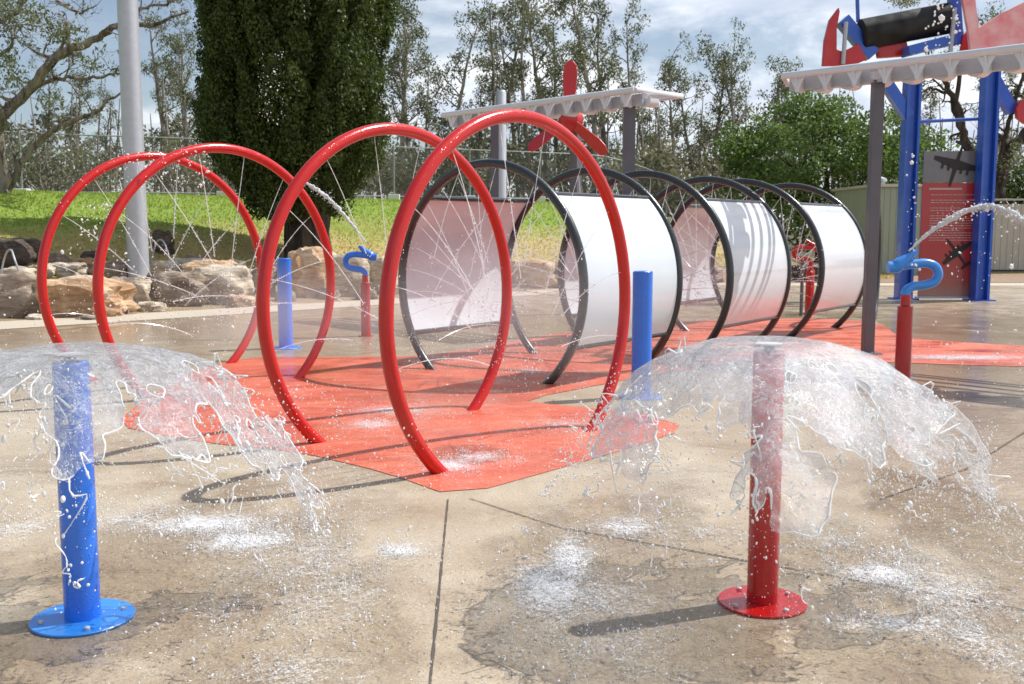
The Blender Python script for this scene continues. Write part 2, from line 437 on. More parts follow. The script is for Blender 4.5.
cx = wm('DIVIDE', sp.outputs['X'], zz); cy = wm('DIVIDE', sp.outputs['Y'], zz)
cb = wt.nodes.new('ShaderNodeCombineXYZ'); wt.links.new(cx, cb.inputs[0]); wt.links.new(cy, cb.inputs[1]); cb.inputs[2].default_value = 1.7
def wnoise(scale, det, rough, dist):
    n = wt.nodes.new('ShaderNodeTexNoise'); wt.links.new(cb.outputs[0], n.inputs['Vector'])
    for k, v in (('Scale', scale), ('Detail', det), ('Roughness', rough), ('Distortion', dist)): n.inputs[k].default_value = v
    return n.outputs['Fac']
def wramp(f, a, b, c, d):
    n = wt.nodes.new('ShaderNodeMapRange'); n.interpolation_type = 'SMOOTHSTEP'; wt.links.new(f, n.inputs[0])
    for i, v in enumerate((a, b, c, d)): n.inputs[i+1].default_value = v
    return n.outputs[0]
cl = wramp(wm('ADD', wnoise(1.1, 8, .6, .3), wm('MULTIPLY', sp.outputs['X'], .22)), .43, .60, .18, .95)
shade = wramp(wnoise(1.7, 6, .6, .2), .35, .65, 0, 1)
cm = wt.nodes.new('ShaderNodeMix'); cm.data_type = 'RGBA'; wt.links.new(shade, cm.inputs[0])
cm.inputs[6].default_value = (7.0, 7.8, 9.4, 1); cm.inputs[7].default_value = (12.5, 12.8, 13.2, 1)
mx = wt.nodes.new('ShaderNodeMix'); mx.data_type = 'RGBA'; wt.links.new(cl, mx.inputs[0])
wt.links.new(sky.outputs[0], mx.inputs[6]); wt.links.new(cm.outputs[2], mx.inputs[7])
wt.links.new(mx.outputs[2], bg.inputs[0]); wt.links.new(bg.outputs[0], wo.inputs[0])
sl = bpy.data.lights.new('sun', 'SUN'); sl.energy = 5.0; sl.angle = R(.53); sl.color = (1, .97, .925)
so = bpy.data.objects.new('sun', sl); col.objects.link(so)
sd = Vector((math.sin(SUN_AZ)*math.cos(SUN_EL), math.cos(SUN_AZ)*math.cos(SUN_EL), math.sin(SUN_EL)))
so.rotation_euler = sd.to_track_quat('Z', 'Y').to_euler(); so.location = (10, 10, 20)
cd = bpy.data.cameras.new('camera'); cam = bpy.data.objects.new('camera', cd); col.objects.link(cam); sc.camera = cam
cam.location = (0, 0, EYE); cam.rotation_euler = (math.pi/2-TH, 0, 0)
cd.sensor_width = 36; cd.lens = FPX/1024*36; cd.clip_end = 2000
cd.dof.use_dof = True; cd.dof.focus_distance = 5.5; cd.dof.aperture_fstop = 7.1
sc.view_settings.view_transform = 'Standard'; sc.view_settings.look = 'None'; sc.view_settings.exposure = 0.28; sc.view_settings.gamma = 1
sc.cycles.max_bounces = 8; sc.cycles.transparent_max_bounces = 24; sc.cycles.transmission_bounces = 6; sc.cycles.volume_bounces = 1
sc.cycles.caustics_reflective = False; sc.cycles.caustics_refractive = False

# ------------------------------------------------------------------ ground
xs = sorted(set(list(np.linspace(-34, 40, 149))+[-800, -400, -200, -120, -80, -60, -45, 50, 65, 90, 130, 200, 400, 800]))
ys = sorted(set(list(np.linspace(-6, 60, 133))+[-60, -20, 66, 74, 85, 100, 130, 180, 300, 500, 1200]))
vs = [(x, y, terrain(x, y)) for y in ys for x in xs]; nx = len(xs)
fs = [(j*nx+i, j*nx+i+1, (j+1)*nx+i+1, (j+1)*nx+i) for j in range(len(ys)-1) for i in range(nx-1)]
tag(link('ground', quick('ground', vs, fs, M['ground'], True)), kind='structure')
b = MB(); e = [(x, y, 0) for x, y in EDGE]
b.add([(-40, -30, 0), (60, -30, 0)]+e[::-1], [tuple(range(len(e)+2))])
b.build('splash_pad', M['concrete'], smooth=False)['kind'] = 'structure'
# pale dry strip along the far edge
b = MB(); off = []
for i, (x, y) in enumerate(EDGE):
    off.append({0: (-39, -15), 1: (-7.3, 15.2), 2: (1.55, 23.7), 3: (4.9, 26.3), 4: (60, 26.3)}[i])
b.add([(x, y, .004) for x, y in EDGE]+[(x, y, .004) for x, y in off], [(i, i+5, i+6, i+1) for i in range(4)])
b.build('kerb_strip', M['dry'], smooth=False)['kind'] = 'structure'
# mulch bed at the right
b = MB(); b.add([(8.5, 27.7, .008), (60, 27.7, .008), (60, 31.5, .008), (9.2, 31.5, .008)], [(0, 1, 2, 3)])
b.build('mulch_bed', M['dirt'], smooth=False)['kind'] = 'structure'
# red surfacing
def smooth_poly(pts, it=2):
    for _ in range(it):
        q = []
        for i in range(len(pts)):
            a, c = pts[i], pts[(i+1) % len(pts)]
            if (a-c).length < .25: q.append(a); continue
            q += [a*.8+c*.2, a*.2+c*.8]
        pts = q
    return pts
def flat(name, pix, z, mat, it=2):
    pts = smooth_poly([G(x, y, z) for x, y in pix], it)
    me = bpy.data.meshes.new(name); me.from_pydata([tuple(p) for p in pts], [], [tuple(range(len(pts)))[::-1]]); me.materials.append(mat)
    o = link(name, me); o['kind'] = 'structure'; return o
flat('red_surfacing', [(455, 497), (600, 457), (690, 428), (640, 412), (560, 405), (520, 400), (640, 377), (760, 358), (880, 362), (1200, 372), (1400, 380), (1400, 360), (1200, 352), (1024, 346), (900, 338), (880, 322), (820, 318),
     (700, 320), (560, 332), (480, 348), (420, 356), (330, 357), (245, 357), (190, 372), (150, 395), (112, 425), (200, 442), (300, 452), (385, 472)], .004, M['redpad'], 1)
# expansion joints
def joint(p, q, wd=.012):
    a, c = G(*p), G(*q); d = (c-a).normalized(); s_ = Vector((-d.y, d.x, 0))*wd/2; bb = MB()
    up = Vector((0, 0, .004)); n = 30; L = []
    for i in range(n+1):
        m = a.lerp(c, i/n); jt = .6+.6*random.random(); L += [m+s_*jt+up, m-s_*jt+up]
    bb.add(L, [(2*i, 2*i+1, 2*i+3, 2*i+2) for i in range(n)])
    bb.build('expansion_joint', M['joint'], smooth=False)['kind'] = 'structure'
joint((448, 500), (423, 760)); joint((470, 499), (560, 528), .008); joint((560, 528), (1100, 624), .010); joint((1100, 385), (965, 470), .012); joint((965, 470), (880, 500), .010)
joint((0, 400), (110, 389), .008); joint((1024, 398), (880, 396), .01)

# ------------------------------------------------------------------ red spray hoops
RR, ZR = 1.262, .960
HO = {'A': (-3.636, 10.577, .891), 'B': (-2.658, 9.473, .886), 'C': (-.842, 7.668, .886), 'D': (.071, 6.787, .893)}
RK, ZK = 1.2075, .9225
KO = [(-.259, 10.22, -.696), (.852, 11.567, -.715), (1.539, 12.247, -.713), (2.548, 13.63, -.685), (3.159, 14.314, -.64), (4.207, 15.696, -.60)]
def arc_pts(cx, cy, ang, Rr, zc, z0=-.05, n=72):
    a0 = -math.asin(min(1, (zc-z0)/Rr)); u = Vector((math.cos(ang), math.sin(ang), 0)); c = Vector((cx, cy, zc))
    return [c+u*(Rr*math.cos(t))+Vector((0, 0, Rr*math.sin(t))) for t in np.linspace(a0, math.pi-a0, n)]
def foot_collar(b, p, r):
    b.lathe([(r+.012, -.01), (r+.012, .012), (r+.002, .02)], 20, (p.x, p.y, 0))
LH = {'A': 'red spray hoop farthest left, its arch crossing the silver light pole',
      'B': 'second red spray hoop from the left, white splashes on its left side',
      'C': 'third red spray hoop from the left, in front of the blue post and conifer trunk',
      'D': 'nearest and tallest looking red spray hoop, arching in front of the black tunnel'}
for k, (x, y, a) in HO.items():
    b = MB(); b.tube(arc_pts(x, y, a, RR, ZR), .0445, 16); o = b.build('spray_hoop', M['red'], loc=(x, y, 0))
    tag(o, LH[k], 'spray hoop', 'red spray hoops across the splash pad')

# ------------------------------------------------------------------ black tunnels with white side panels
def tunnel(i, j, label, panels=(1, -1)):
    (x0, y0, a0), (x1, y1, a1) = KO[i], KO[j]
    root = empty('spray_tunnel', ((x0+x1)/2, (y0+y1)/2, 0)); L = root.location
    tag(root, label, 'spray tunnel', 'black tunnels with white side panels')
    for (x, y, a) in (KO[i], KO[j]):
        b = MB(); b.tube(arc_pts(x, y, a, RK, ZK), .044, 16); b.v = [tuple(Vector(v)-L) for v in b.v]; b.build('hoop', M['black'], root)
    for sgn in panels:
        A0, A1 = R(-26), R(46); b = MB(); n = 24; m = 8; vs = []
        def P(t, ph, rr):
            x, y, a = x0+(x1-x0)*t, y0+(y1-y0)*t, a0+(a1-a0)*t
            return Vector((x+math.cos(a)*rr*math.cos(ph)*sgn, y+math.sin(a)*rr*math.cos(ph)*sgn, ZK+rr*math.sin(ph)))-L
        for rr in (RK+.012, RK+.004):
            for p in range(n+1):
                for q in range(m+1):
                    vs.append(P(.03+.94*q/m, A0+(A1-A0)*p/n, rr))
        N = (n+1)*(m+1); fs = []
        for p in range(n):
            for q in range(m):
                k = p*(m+1)+q; fs.append((k, k+1, k+m+2, k+m+1)); k += N; fs.append((k, k+m+1, k+m+2, k+1))
        for q in range(m):
            fs.append((q, q+N, q+1+N, q+1)); k = n*(m+1)+q; fs.append((k, k+1, k+1+N, k+N))
        for p in range(n):
            k = p*(m+1); fs.append((k, k+m+1, k+m+1+N, k+N)); k += m; fs.append((k, k+N, k+m+1+N, k+m+1))
        b.add(vs, fs); b.build('side_panel', M['panel'], root)
        for ph in (A0-.02, A1+.02):
            b = MB(); b.tube([P(t, ph, RK) for t in np.linspace(.0, 1., 5)], .028, 10); b.build('rail', M['black'], root)
tunnel(0, 1, 'nearest black hooped tunnel with white curved panels, behind the blue post')
tunnel(2, 3, 'middle black hooped tunnel with white panels, a patterned shadow on its side')
tunnel(4, 5, 'farthest black hooped tunnel with white panel, behind the charcoal wing post')
p7a, p7b = G(868, 325), G(874.5, 318); c7 = (p7a+p7b)/2; a7 = math.atan2(p7b.y-p7a.y, p7b.x-p7a.x)
b = MB(); b.tube(arc_pts(c7.x, c7.y, a7, 1.05, .93), .044, 14); o = b.build('end_hoop', M['black'], loc=(c7.x, c7.y, 0))
tag(o, 'black hoop seen edge on just past the farthest tunnel', 'spray hoop')

# ------------------------------------------------------------------ fountain posts
def post(px, py, h, r, mats, label, flange=.175, tilt=0):
    g = G(px, py); root = empty('fountain_post', (g.x, g.y, 0)); tag(root, label, 'fountain post', 'round fountain posts on the pad')
    b = MB(); b.lathe([(r, 0), (r, h-.006), (r-.006, h), (r*.45, h), (r*.45, h-.02), (0.001, h-.02)], 40); b.build('post_tube', mats[0], root)
    b = MB(); fz = .012
    b.lathe([(flange-.002, .0), (flange, .003), (flange, fz-.003), (flange-.003, fz), (r+.001, fz)], 56)
    b.build('base_flange', mats[1], root)
    if g.y < 6:
     b = MB(); b.lathe([(.02, h-.03), (.02, h+.018), (.055, h+.024), (.055, h+.030), (.001, h+.034)], 24); b.build('spray_cap', M['brass'], root)
    for k in range(4):
        a = k*math.pi/2+.5; bb = MB(); bb.lathe([(.011, fz), (.011, fz+.008), (.007, fz+.011)], 8, (math.cos(a)*flange*.78, math.sin(a)*flange*.78, 0)); bb.build('bolt', M['brass'], root)
    root.rotation_euler.y = tilt
    return root
P1 = post(83, 619, 1.0, .066, (M['blue'], M['lblue']), 'nearest blue fountain post with round base, under the left water dome', .19)
P4 = post(762, 603, 1.02, .061, (M['redpole'], M['red']), 'dark red fountain post with bright red base, under the right water dome', .175)
P2 = post(286, 348, 1.12, .088, (M['blue'], M['lblue']), 'blue fountain post seen through the third red hoop', .20)
P3 = post(641, 397, 1.12, .088, (M['blue'], M['lblue']), 'blue fountain post in front of the nearest white tunnel panel', .20)

# ------------------------------------------------------------------ water cannons
def bez(pts, n=8):                       # Catmull-Rom
    pts = [Vector(p) for p in pts]; P = [pts[0]*2-pts[1]]+pts+[pts[-1]*2-pts[-2]]; out = []
    for i in range(1, len(P)-2):
        for k in range(n):
            t = k/n; a, b_, c, d = P[i-1:i+3]
            out.append(.5*((2*b_)+(c-a)*t+(2*a-5*b_+4*c-d)*t*t+(3*b_-a-3*c+d)*t**3))
    out.append(P[-2]); return out
def cannon(base, s, mirror, label, mats, ang=0):
    root = empty('water_cannon', base); tag(root, label, 'water cannon', 'water cannons with curved necks'); root.rotation_euler.z = ang
    b = MB(); b.lathe([(.12, 0), (.12, .01), (.075, .012), (.075, .012), (.075*s, .76), (.05*s, .77), (.05*s, .87)], 28); b.build('post_tube', mats[0], root)
    m = -1 if mirror else 1
    prof = [(0, .84), (0, .90), (.06, .945), (.17, .96), (.26, .99), (.295, 1.06), (.26, 1.135), (.17, 1.165), (.04, 1.155), (-.09, 1.14)]
    b = MB(); b.tube(bez([(x*m, 0, z) for x, z in prof], 6), .043, 16); b.build('curved_neck', mats[1], root)
    b = MB(); d = Vector((.80*m, 0, .60)).normalized(); o0 = Vector((-.15*m, 0, 1.10))
    b.tube([o0, o0+d*.05, o0+d*.10, o0+d*.24, o0+d*.30], [.035, .065, .062, .03, .018], 20); b.tube([Vector((-.18*m, 0, 1.125)), Vector((-.07*m, 0, 1.135))], .055, 16)
    b.build('nozzle', mats[1], root)
    return root, o0+d*.30
W2, n2 = cannon(G(902, 386), .95, False, 'water cannon with blue curved neck on red post, right of the charcoal post', (M['redpole'], M['lblue']))
W1, n1 = cannon(G(366, 336), .95, True, 'water cannon with blue curved neck on red post, before the rocks at centre left', (M['redpole'], M['blue']))
W1.scale = (.9, .9, .97); W1.rotation_euler.z = 0
W3, n3 = cannon(G(809, 314), 1., True, 'all red water cannon seen through the gap before the farthest tunnel', (M['red'], M['red']))
b = MB(); p = G(801, 316); b.tube([p, p+Vector((0, 0, .95))], .03, 10); tag(b.build('slim_post', M['greypost'], loc=p), 'slim grey post beside the all red water cannon', 'post')

# ------------------------------------------------------------------ wing shaped spray frames
def wing(pA, pB, chord, z, label, postspec, flip=1):
    """pA->pB leading edge (far end first), underside carries gussets and scoops"""
    A, B_ = Vector((pA[0], pA[1], z)), Vector((pB[0], pB[1], z)); d = (B_-A); L = d.length; d.normalize(); c = Vector((-d.y, d.x, 0))*flip
    root = empty('spray_wing', (A.x, A.y, 0)); O = root.location
    tag(root, label, 'spray wing', 'white wing shaped spray frames')
    A = A-O
    b = MB(); ctip = .25
    loop = [A+c*chord*.55-d*.25, A-d*.02, A+d*L*.5, A+d*L, A+d*(L+.05)+c*chord, A+d*L*.5+c*chord, A+c*chord]
    b.tube([A+c*chord*.5-d*.3, A-d*.0, A+d*L], .042, 14); b.build('leading_tube', M['white'], root)
    b = MB(); b.tube([A+c*chord*.5-d*.3, A+c*chord, A+d*L+c*chord*1.0, A+d*L], .035, 12); b.build('trailing_tube', M['white'], root)
    b = MB(); ns = 5
    for k in range(ns):
        q = c*(chord*(k+.5)/ns); b.bar(A+q+Vector((0, 0, .01)), A+d*L+q+Vector((0, 0, .01)), .085, .014)
    b.build('slatted_top', M['white'], root, smooth=False)
    b = MB(); b.bar(A+c*.20+Vector((0, 0, -.09)), A+d*L+c*.20+Vector((0, 0, -.115)), .10, .15); b.build('under_beam', M['silver'], root)  # greyer metal paints in the shade on this recessed white beam
    n = int(L/.37)
    for k in range(n):
        o = A+d*(L*(k+.5)/n)
        b = MB(); b.prism([(-.02, -.03), (.34, -.03), (.34, -.12), (.12, -.215), (.03, -.20)], o+d*.0, c, Vector((0, 0, 1)), .02)
        b.prism([(-.10, -.035), (.10, -.035), (.03, -.16), (.02, -.21), (-.02, -.21), (-.03, -.16)], o+c*.02, d, Vector((0, 0, 1)), .014)
        b.build('bracket', M['white'], root, smooth=False)
        b = MB(); oo = o+d*.185+c*.30+Vector((0, 0, -.150)); r_ = .10; pts = [(r_*math.cos(t), r_*.62*math.sin(t)) for t in np.linspace(math.pi, 2*math.pi, 12)]
        b.prism([(-r_, .05)]+pts+[(r_, .05)], oo, d, Vector((0, 0, 1)), .18); b.build('scoop', M['white'], root, smooth=True)
    for (t, cc, wd) in postspec:
        q = A+d*L*t+c*cc; g = Vector((q.x, q.y, 0)); b = MB(); b.box((g.x, g.y, (z-.12)/2), (wd, wd, z-.12)); b.box((g.x, g.y, .008), (wd*2.2, wd*2.2, .016)); b.build('post', M['greypost'], root, smooth=False, bevel=.006)
        b = MB(); b.box((g.x, g.y, z-.10), (wd*1.5, wd*1.5, .09)); b.build('post_head', M['white'], root, smooth=False)
    return root
e1, e2 = at(783, 76, 12.75), at(1024, 48, 10.75); dd = Vector((e2.x-e1.x, e2.y-e1.y, 0)).normalized()
E2 = Vector((e1.x, e1.y, 0))+dd*5.2
wing((e1.x, e1.y), (E2.x, E2.y), 1.25, 3.34, 'large white wing frame at upper right carried on a charcoal post', [(.215, .22, .125), (.93, .22, .125)])
f1, f2 = at(443, 114, 17.1), at(635, 89, 14.0)
wing((f1.x, f1.y), (f2.x, f2.y), 1.0, 3.34, 'smaller looking white wing frame above the tunnels, a red propeller behind it', [(.25, .22, .13), (.93, .22, .16)])

# red propeller behind the middle wing
Yp = 17.6; hub = at(572, 120, Yp); root = empty('red_propeller', (hub.x, hub.y, 0)); tag(root, 'red three bladed propeller on a charcoal post behind the middle wing', 'propeller')
s1 = Yp/FPX
b = MB(); b.box((0, .12, hub.z/2), (.15, .15, hub.z)); b.build('post', M['greypost'], root, smooth=False, bevel=.006)
b = MB(); b.tube([(0, .05, hub.z), (0, -.12, hub.z), (0, -.22, hub.z), (0, -.27, hub.z)], [.20, .20, .12, .02], 20); b.build('hub', M['bladered'], root)
for ang in (88, -38, 208):
    u = Vector((math.cos(R(ang)), 0, math.sin(R(ang)))); v = Vector((-u.z, -.35, u.x)).normalized(); root.rotation_euler.z = R(-38)
    poly = [(.05, -.09), (.35, -.12), (.75, -.155), (.92, -.13), (1.0, -.05), (1.0, .05), (.92, .13), (.75, .155), (.35, .12), (.05, .09)]
    b = MB(); b.prism([(x*.97, y) for x, y in [(a_, b2*.82) for a_, b2 in poly]], Vector((0, -.10, hub.z)), u, v, .03); b.build('blade', M['bladered'], root, bevel=.01)

# ------------------------------------------------------------------ blue tower with board and drum
def tower():
    Y = 21.2; L0, L1 = G(903, 299), G(979, 300.5); Y0, Y1 = L0.y, L1.y
    root = empty('play_tower', ((L0.x+L1.x)/2, (Y0+Y1)/2, 0)); O = root.location
    tag(root, 'tall blue steel tower with red board, black tipping drum and red blades', 'water play tower')
    q = lambda px, py, dy=0.: at(px, py, Y0+dy)-O
    for (a, s_) in ((L0, 1), (L1, 1)):
        bse = a-O; b = MB(); h = 4.9; wd = .30
        b.box((bse.x-wd/2+.03, bse.y, h/2), (.05, .30, h)); b.box((bse.x+wd/2-.03, bse.y, h/2), (.05, .30, h)); b.box((bse.x, bse.y, h/2), (wd-.12, .06, h))
        b.box((bse.x, bse.y, .012), (.5, .45, .024)); b.build('column', M['tower'], root, smooth=False)
    for (p, r_) in (((884, 80), (908, 117)), ((988, 70), (1012, 112))):
        b = MB(); b.bar(q(*p), q(*r_), .22, .22); b.build('diagonal_brace', M['tower'], root, smooth=False)
    b = MB(); b.tube([q(913, 122), q(978, 119)], .035, 8); b.build('cross_rod', M['tower'], root)
    # board
    bx0, bx1 = q(913, 297).x, q(971.5, 297).x; wd = (bx1-bx0); mx = (bx0+bx1)/2
    zt, zb = q(940, 152).z, .07; zm = q(940, 183).z; by = -.02
    f = empty('information_board'); f.parent = root; f.location = (mx, by, 0)
    b = MB(); b.box((0, 0, (zm-.01+zb)/2), (wd, .03, zm-.01-zb)); bt = b; bt.mi = 1
    b = MB(); b.box((0, 0, (zt+zm)/2), (wd, .03, zt-zm)); o = b.build('photo_panel', M['photo'], f, smooth=False)
    b = bt; fy = -.020   # rows of small unreadable print
    rr = random.Random(3); z = zm-.13
    b.box((-wd*.12, fy, z), (wd*.55, .004, .035)); z -= .12
    while z > 1.15:
        x = -wd*.36; end = wd*.36 if rr.random() < .8 else wd*.1
        while x < end:
            l = rr.uniform(.03, .11); b.box((x+l/2, fy, z), (l, .004, .014)); x += l+.016
        z -= .05 if rr.random() < .8 else .11
    b.build('text_panel', [M['board'], M['text']], f, smooth=False)
    def plane(cx, cz, s, a, name):
        b = MB(); ca, sa = math.cos(a), math.sin(a)
        def R2(pts): return [((x*ca-y*sa)*s+cx, (x*sa+y*ca)*s+cz) for x, y in pts]
        k = [0]
        def pr(pts):
            k[0] += 1; b.prism(R2(pts), (0, -.024-.0025*k[0], 0), (1, 0, 0), (0, 0, 1), .002)
        pr([(-.5, -.02), (-.46, .03), (-.1, .045), (.4, .02), (.5, .0), (.4, -.03), (-.1, -.045)])
        pr([(-.12, 0), (-.02, .5), (.06, .5), (.10, 0), (.06, -.5), (-.02, -.5)])
        pr([(.40, 0), (.43, .17), (.49, .17), (.49, -.17), (.43, -.17)])
        for e in (-.28, -.14, .14, .28): pr([(-.17, e-.02), (-.17, e+.02), (.0, e+.025), (.0, e-.025)])
        b.build(name, M['print'], f, smooth=False)
    plane(wd*.12, .98, .72, R(-52), 'aircraft_silhouette'); plane(.05, (zt+zm)/2+.05, .95, R(75), 'aircraft_picture')
    b = MB(); b.box((0, 0, zb-.02), (wd+.1, .06, .04)); b.build('bottom_rail', M['silver'], f, smooth=False)
    # drum and blades above
    b = MB(); p0, p1 = q(860, 35), q(950, 18); b.tube([p0, p0.lerp(p1, .02), p0.lerp(p1, .98), p1], [.26, .31, .31, .26], 28); b.build('tipping_drum', M['drumblack'], root)
    b = MB(); b.bar(q(905, 52, -.1), q(952, 40, -.1), .45, .18); b.build('cradle_plate', M['tower'], root, smooth=False)
    b = MB(); b.bar(q(842, 20), q(872, 56), .25, .26); b.build('cradle_arm', M['tower'], root, smooth=False)
    b = MB(); b.bar(q(856, -40, .1), q(858, 22, .1), .06, .06); b.build('hanger', M['tower'], root, smooth=False)
    b = MB(); b.bar(q(952, -30), q(957, 45), .20, .2); b.build('cradle_arm', M['tower'], root, smooth=False)
    b = MB(); b.tube([q(846, 22, -.2), q(843, 64, -.2)], .045, 8); b.build('strut', M['silver'], root)
    b = MB(); b.tube([q(955, 8, -.3), q(950, 55, -.3)], .045, 8); b.build('strut', M['silver'], root)
    def sheet(pix, dy, th, mat, name):
        pts = [q(x, y, dy) for x, y in pix]; o = Vector((0, pts[0].y, 0)); bb = MB()
        bb.prism([(p.x, p.z) for p in pts], o, (1, 0, 0), (0, 0, 1), th); bb.build(name, mat, root, smooth=False, bevel=.01)
    sheet([(822, 66), (824, 40), (829, 20), (838, 8), (839, 12), (836, 30), (836, 50), (842, 52), (858, 44), (866, 60), (852, 66)], -.1, .12, M['bladered'], 'curved_blade')
    sheet([(876, 48), (905, 42), (908, 56), (878, 58)], .15, .2, M['red'], 'red_box')
    sheet([(958, -20), (972, -20), (978, 28), (1000, 14), (1040, -6), (1060, 20), (1060, 58), (970, 54), (967, 30)], -.5, .1, M['pink'], 'tail_sheet')
    sheet([(968, 30), (962, 36), (960, 52), (972, 54)], -.1, .1, M['bladered'], 'red_box')
    sheet([(1016, 118), (1015, 108), (1020, 100), (1040, 96), (1042, 124), (1024, 124)], -.2, .12, M['bladered'], 'lower_blade')
tower()

# ------------------------------------------------------------------ silver poles
p = T(139, 284); b = MB(); b.tube([p+Vector((0, 0, -.3)), p+Vector((0, 0, 9.5))], [.215, .185], 32)
tag(b.build('light_pole', M['silver'], loc=p), 'thick silver light pole rising from the rocks behind the left hoops', 'light pole')
p = Vector((at(501, 227, 24.2).x, 24.2, 0)); b = MB(); b.tube([p, p+Vector((0, 0, 4.62)), p+Vector((0, 0, 4.66))], [.135, .125, .10], 24)
tag(b.build('pale_pole', M['silver'], loc=p), 'pale silver pole standing behind the middle wing frame', 'pole')

# ------------------------------------------------------------------ shed and fence at right
p0, p1 = at(903, 275, 33), at(868, 275, 34)
b = MB(); x0, x1 = 9.0, 13.6; y0, y1 = 32.2, 36; h = 2.75
root = empty('shed', (x0, y0, 0)); tag(root, 'pale green steel shed behind the farthest tunnel', 'shed')
def corr(b, a, c, h, step=.19, dep=.02, z0=0.):
    a, c = Vector(a), Vector(c); L = (c-a).length; d = (c-a)/L; nrm = Vector((d.y, -d.x, 0)); n = int(L/step); vs = []; prof = [(0, 0), (.5, 0), (.6, 1), (.9, 1)]
    for i in range(n):
        for t, o in prof: vs.append(a+d*(i+t)*L/n+nrm*o*dep)
    vs.append(c); m = len(vs)
    b.add([v+Vector((0, 0, z0)) for v in vs]+[v+Vector((0, 0, h)) for v in vs], [(i, i+1, m+i+1, m+i) for i in range(m-1)])
sx = at(872, 270, 32.2).x
b = MB(); corr(b, (0, 0, 0), (2.3, 0, 0), h); corr(b, (0, 4, 0), (0, 0, 0), h); corr(b, (2.3, 0, 0), (2.3, 4, 0), h); corr(b, (2.3, 4, 0), (0, 4, 0), h); b.build('wall', M['shed'], root, smooth=False)
b = MB(); b.box((1.15, 2, h+.05), (2.5, 4.2, .09)); b.build('roof', M['cream'], root, smooth=False)
b = MB(); b.box((0, 0, h/2), (.09, .09, h)); b.build('corner_trim', M['cream'], root, smooth=False)
b = MB(); b.lathe([(.14, 0), (.14, .1), (.22, .14), (.2, .22), (.05, .28)], 18, (.5, 1, h+.09)); b.build('roof_vent', M['silver'], root)
root.location = (sx, 32.2, 0)
b = MB(); corr(b, (at(905, 270, 33.9).x, 33.9, 0), (at(905, 270, 33.9).x+18, 31.5, 0), 2.25, z0=.12)
root = tag(b.build('steel_fence', M['cream'], smooth=False), 'cream corrugated steel fence to the right of the blue tower', 'fence')
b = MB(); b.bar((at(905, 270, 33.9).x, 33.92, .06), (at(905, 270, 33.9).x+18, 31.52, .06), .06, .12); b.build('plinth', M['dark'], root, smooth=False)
b = MB(); b.bar((at(905, 270, 33.9).x, 33.9, 2.40), (at(905, 270, 33.9).x+18, 31.5, 2.40), .08, .06); b.build('top_rail', M['cream'], root, smooth=False)

# ------------------------------------------------------------------ chain link fence on the rise
FA, FB = Vector((-23.4, 27.6)), Vector((12, 46.6))
def fpt(t): q = FA.lerp(FB, t); return Vector((q.x, q.y, terrain(q.x, q.y)))
root = empty('chain_link_fence', fpt(0)); O = root.location.copy(); tag(root, 'long galvanised chain link fence along the top of the grass rise', 'fence')
NP = 14
for k in range(NP):
    q = fpt(k/(NP-1))-O; b = MB(); b.tube([q+Vector((0, 0, -.2)), q+Vector((0, 0, 2.02))], .035, 8); b.build('fence_post', M['wire'], root)
    b = MB(); b.box(q+Vector((0, 0, .10)), (.42, .32, .28)); b.build('footing_block', M['block'], root, smooth=False, bevel=.02)
b = MB(); b.tube([fpt(t)-O+Vector((0, 0, 1.96)) for t in np.linspace(0, 1, 40)], .022, 6); b.build('top_rail', M['wire'], root)
b = MB(); b.tube([fpt(t)-O+Vector((0, 0, .16)) for t in np.linspace(0, 1, 40)], .022, 6); b.build('bottom_rail', M['wire'], root)
b = MB(); n = 420
Lf = (FB-FA).length
for k in range(n):
    for s_ in (1, -1):
        t0 = k/n; t1 = t0+s_*1.8/Lf
        if not 0 <= t1 <= 1: continue
        a, c = fpt(t0)-O+Vector((0, 0, .16)), fpt(t1)-O+Vector((0, 0, 1.96)); e = Vector((0, 0, .008)); dx = Vector((.0025, 0, 0))
        b.add([a-dx, a+dx, c+dx, c-dx], [(0, 1, 2, 3)])
b.build('wire_mesh', M['wire'], root, smooth=False)

# ------------------------------------------------------------------ boulders
def boulder(px, py, wpx, hpx, mk, label, seed, flatn=1.):
    p = T(px, py); s_ = p.y/FPX; w_, h_ = wpx*s_, hpx*s_*1.32; dp = w_*.75
    import bmesh
    bm = bmesh.new(); bmesh.ops.create_icosphere(bm, subdivisions=4, radius=.5); sd_ = Vector((seed*7.3, seed*3.1, seed*1.7))
    for v in bm.verts:
        c = v.co.copy(); n = c.normalized()
        q = Vector((max(-.40, min(.40, c.x)), max(-.40, min(.40, c.y)), max(-.5, min(.36, c.z))))
        c = c.lerp(q*1.12, .8)
        cell = noise.voronoi(n*1.15+sd_)[0]
        c *= .86+.22*(cell[1]-cell[0])+.16*noise.noise(n*2.3+sd_)+.05*noise.noise(n*7+sd_)+.02*noise.noise(n*18+sd_)
        v.co = Vector((c.x*w_*1.12, c.y*dp, (c.z+.36)*h_*1.22))
    me = bpy.data.meshes.new('boulder'); bm.to_mesh(me); bm.free(); me.materials.append(M[mk])
    me.polygons.foreach_set('use_smooth', [True]*len(me.polygons)); me.set_sharp_from_angle(angle=R(28))
    o = link('boulder', me, loc=p+Vector((0, dp*.3, -.08))); o.rotation_euler.z = (seed*1.3) % .8-.4
    return tag(o, label, 'boulder', 'boulders edging the splash pad')
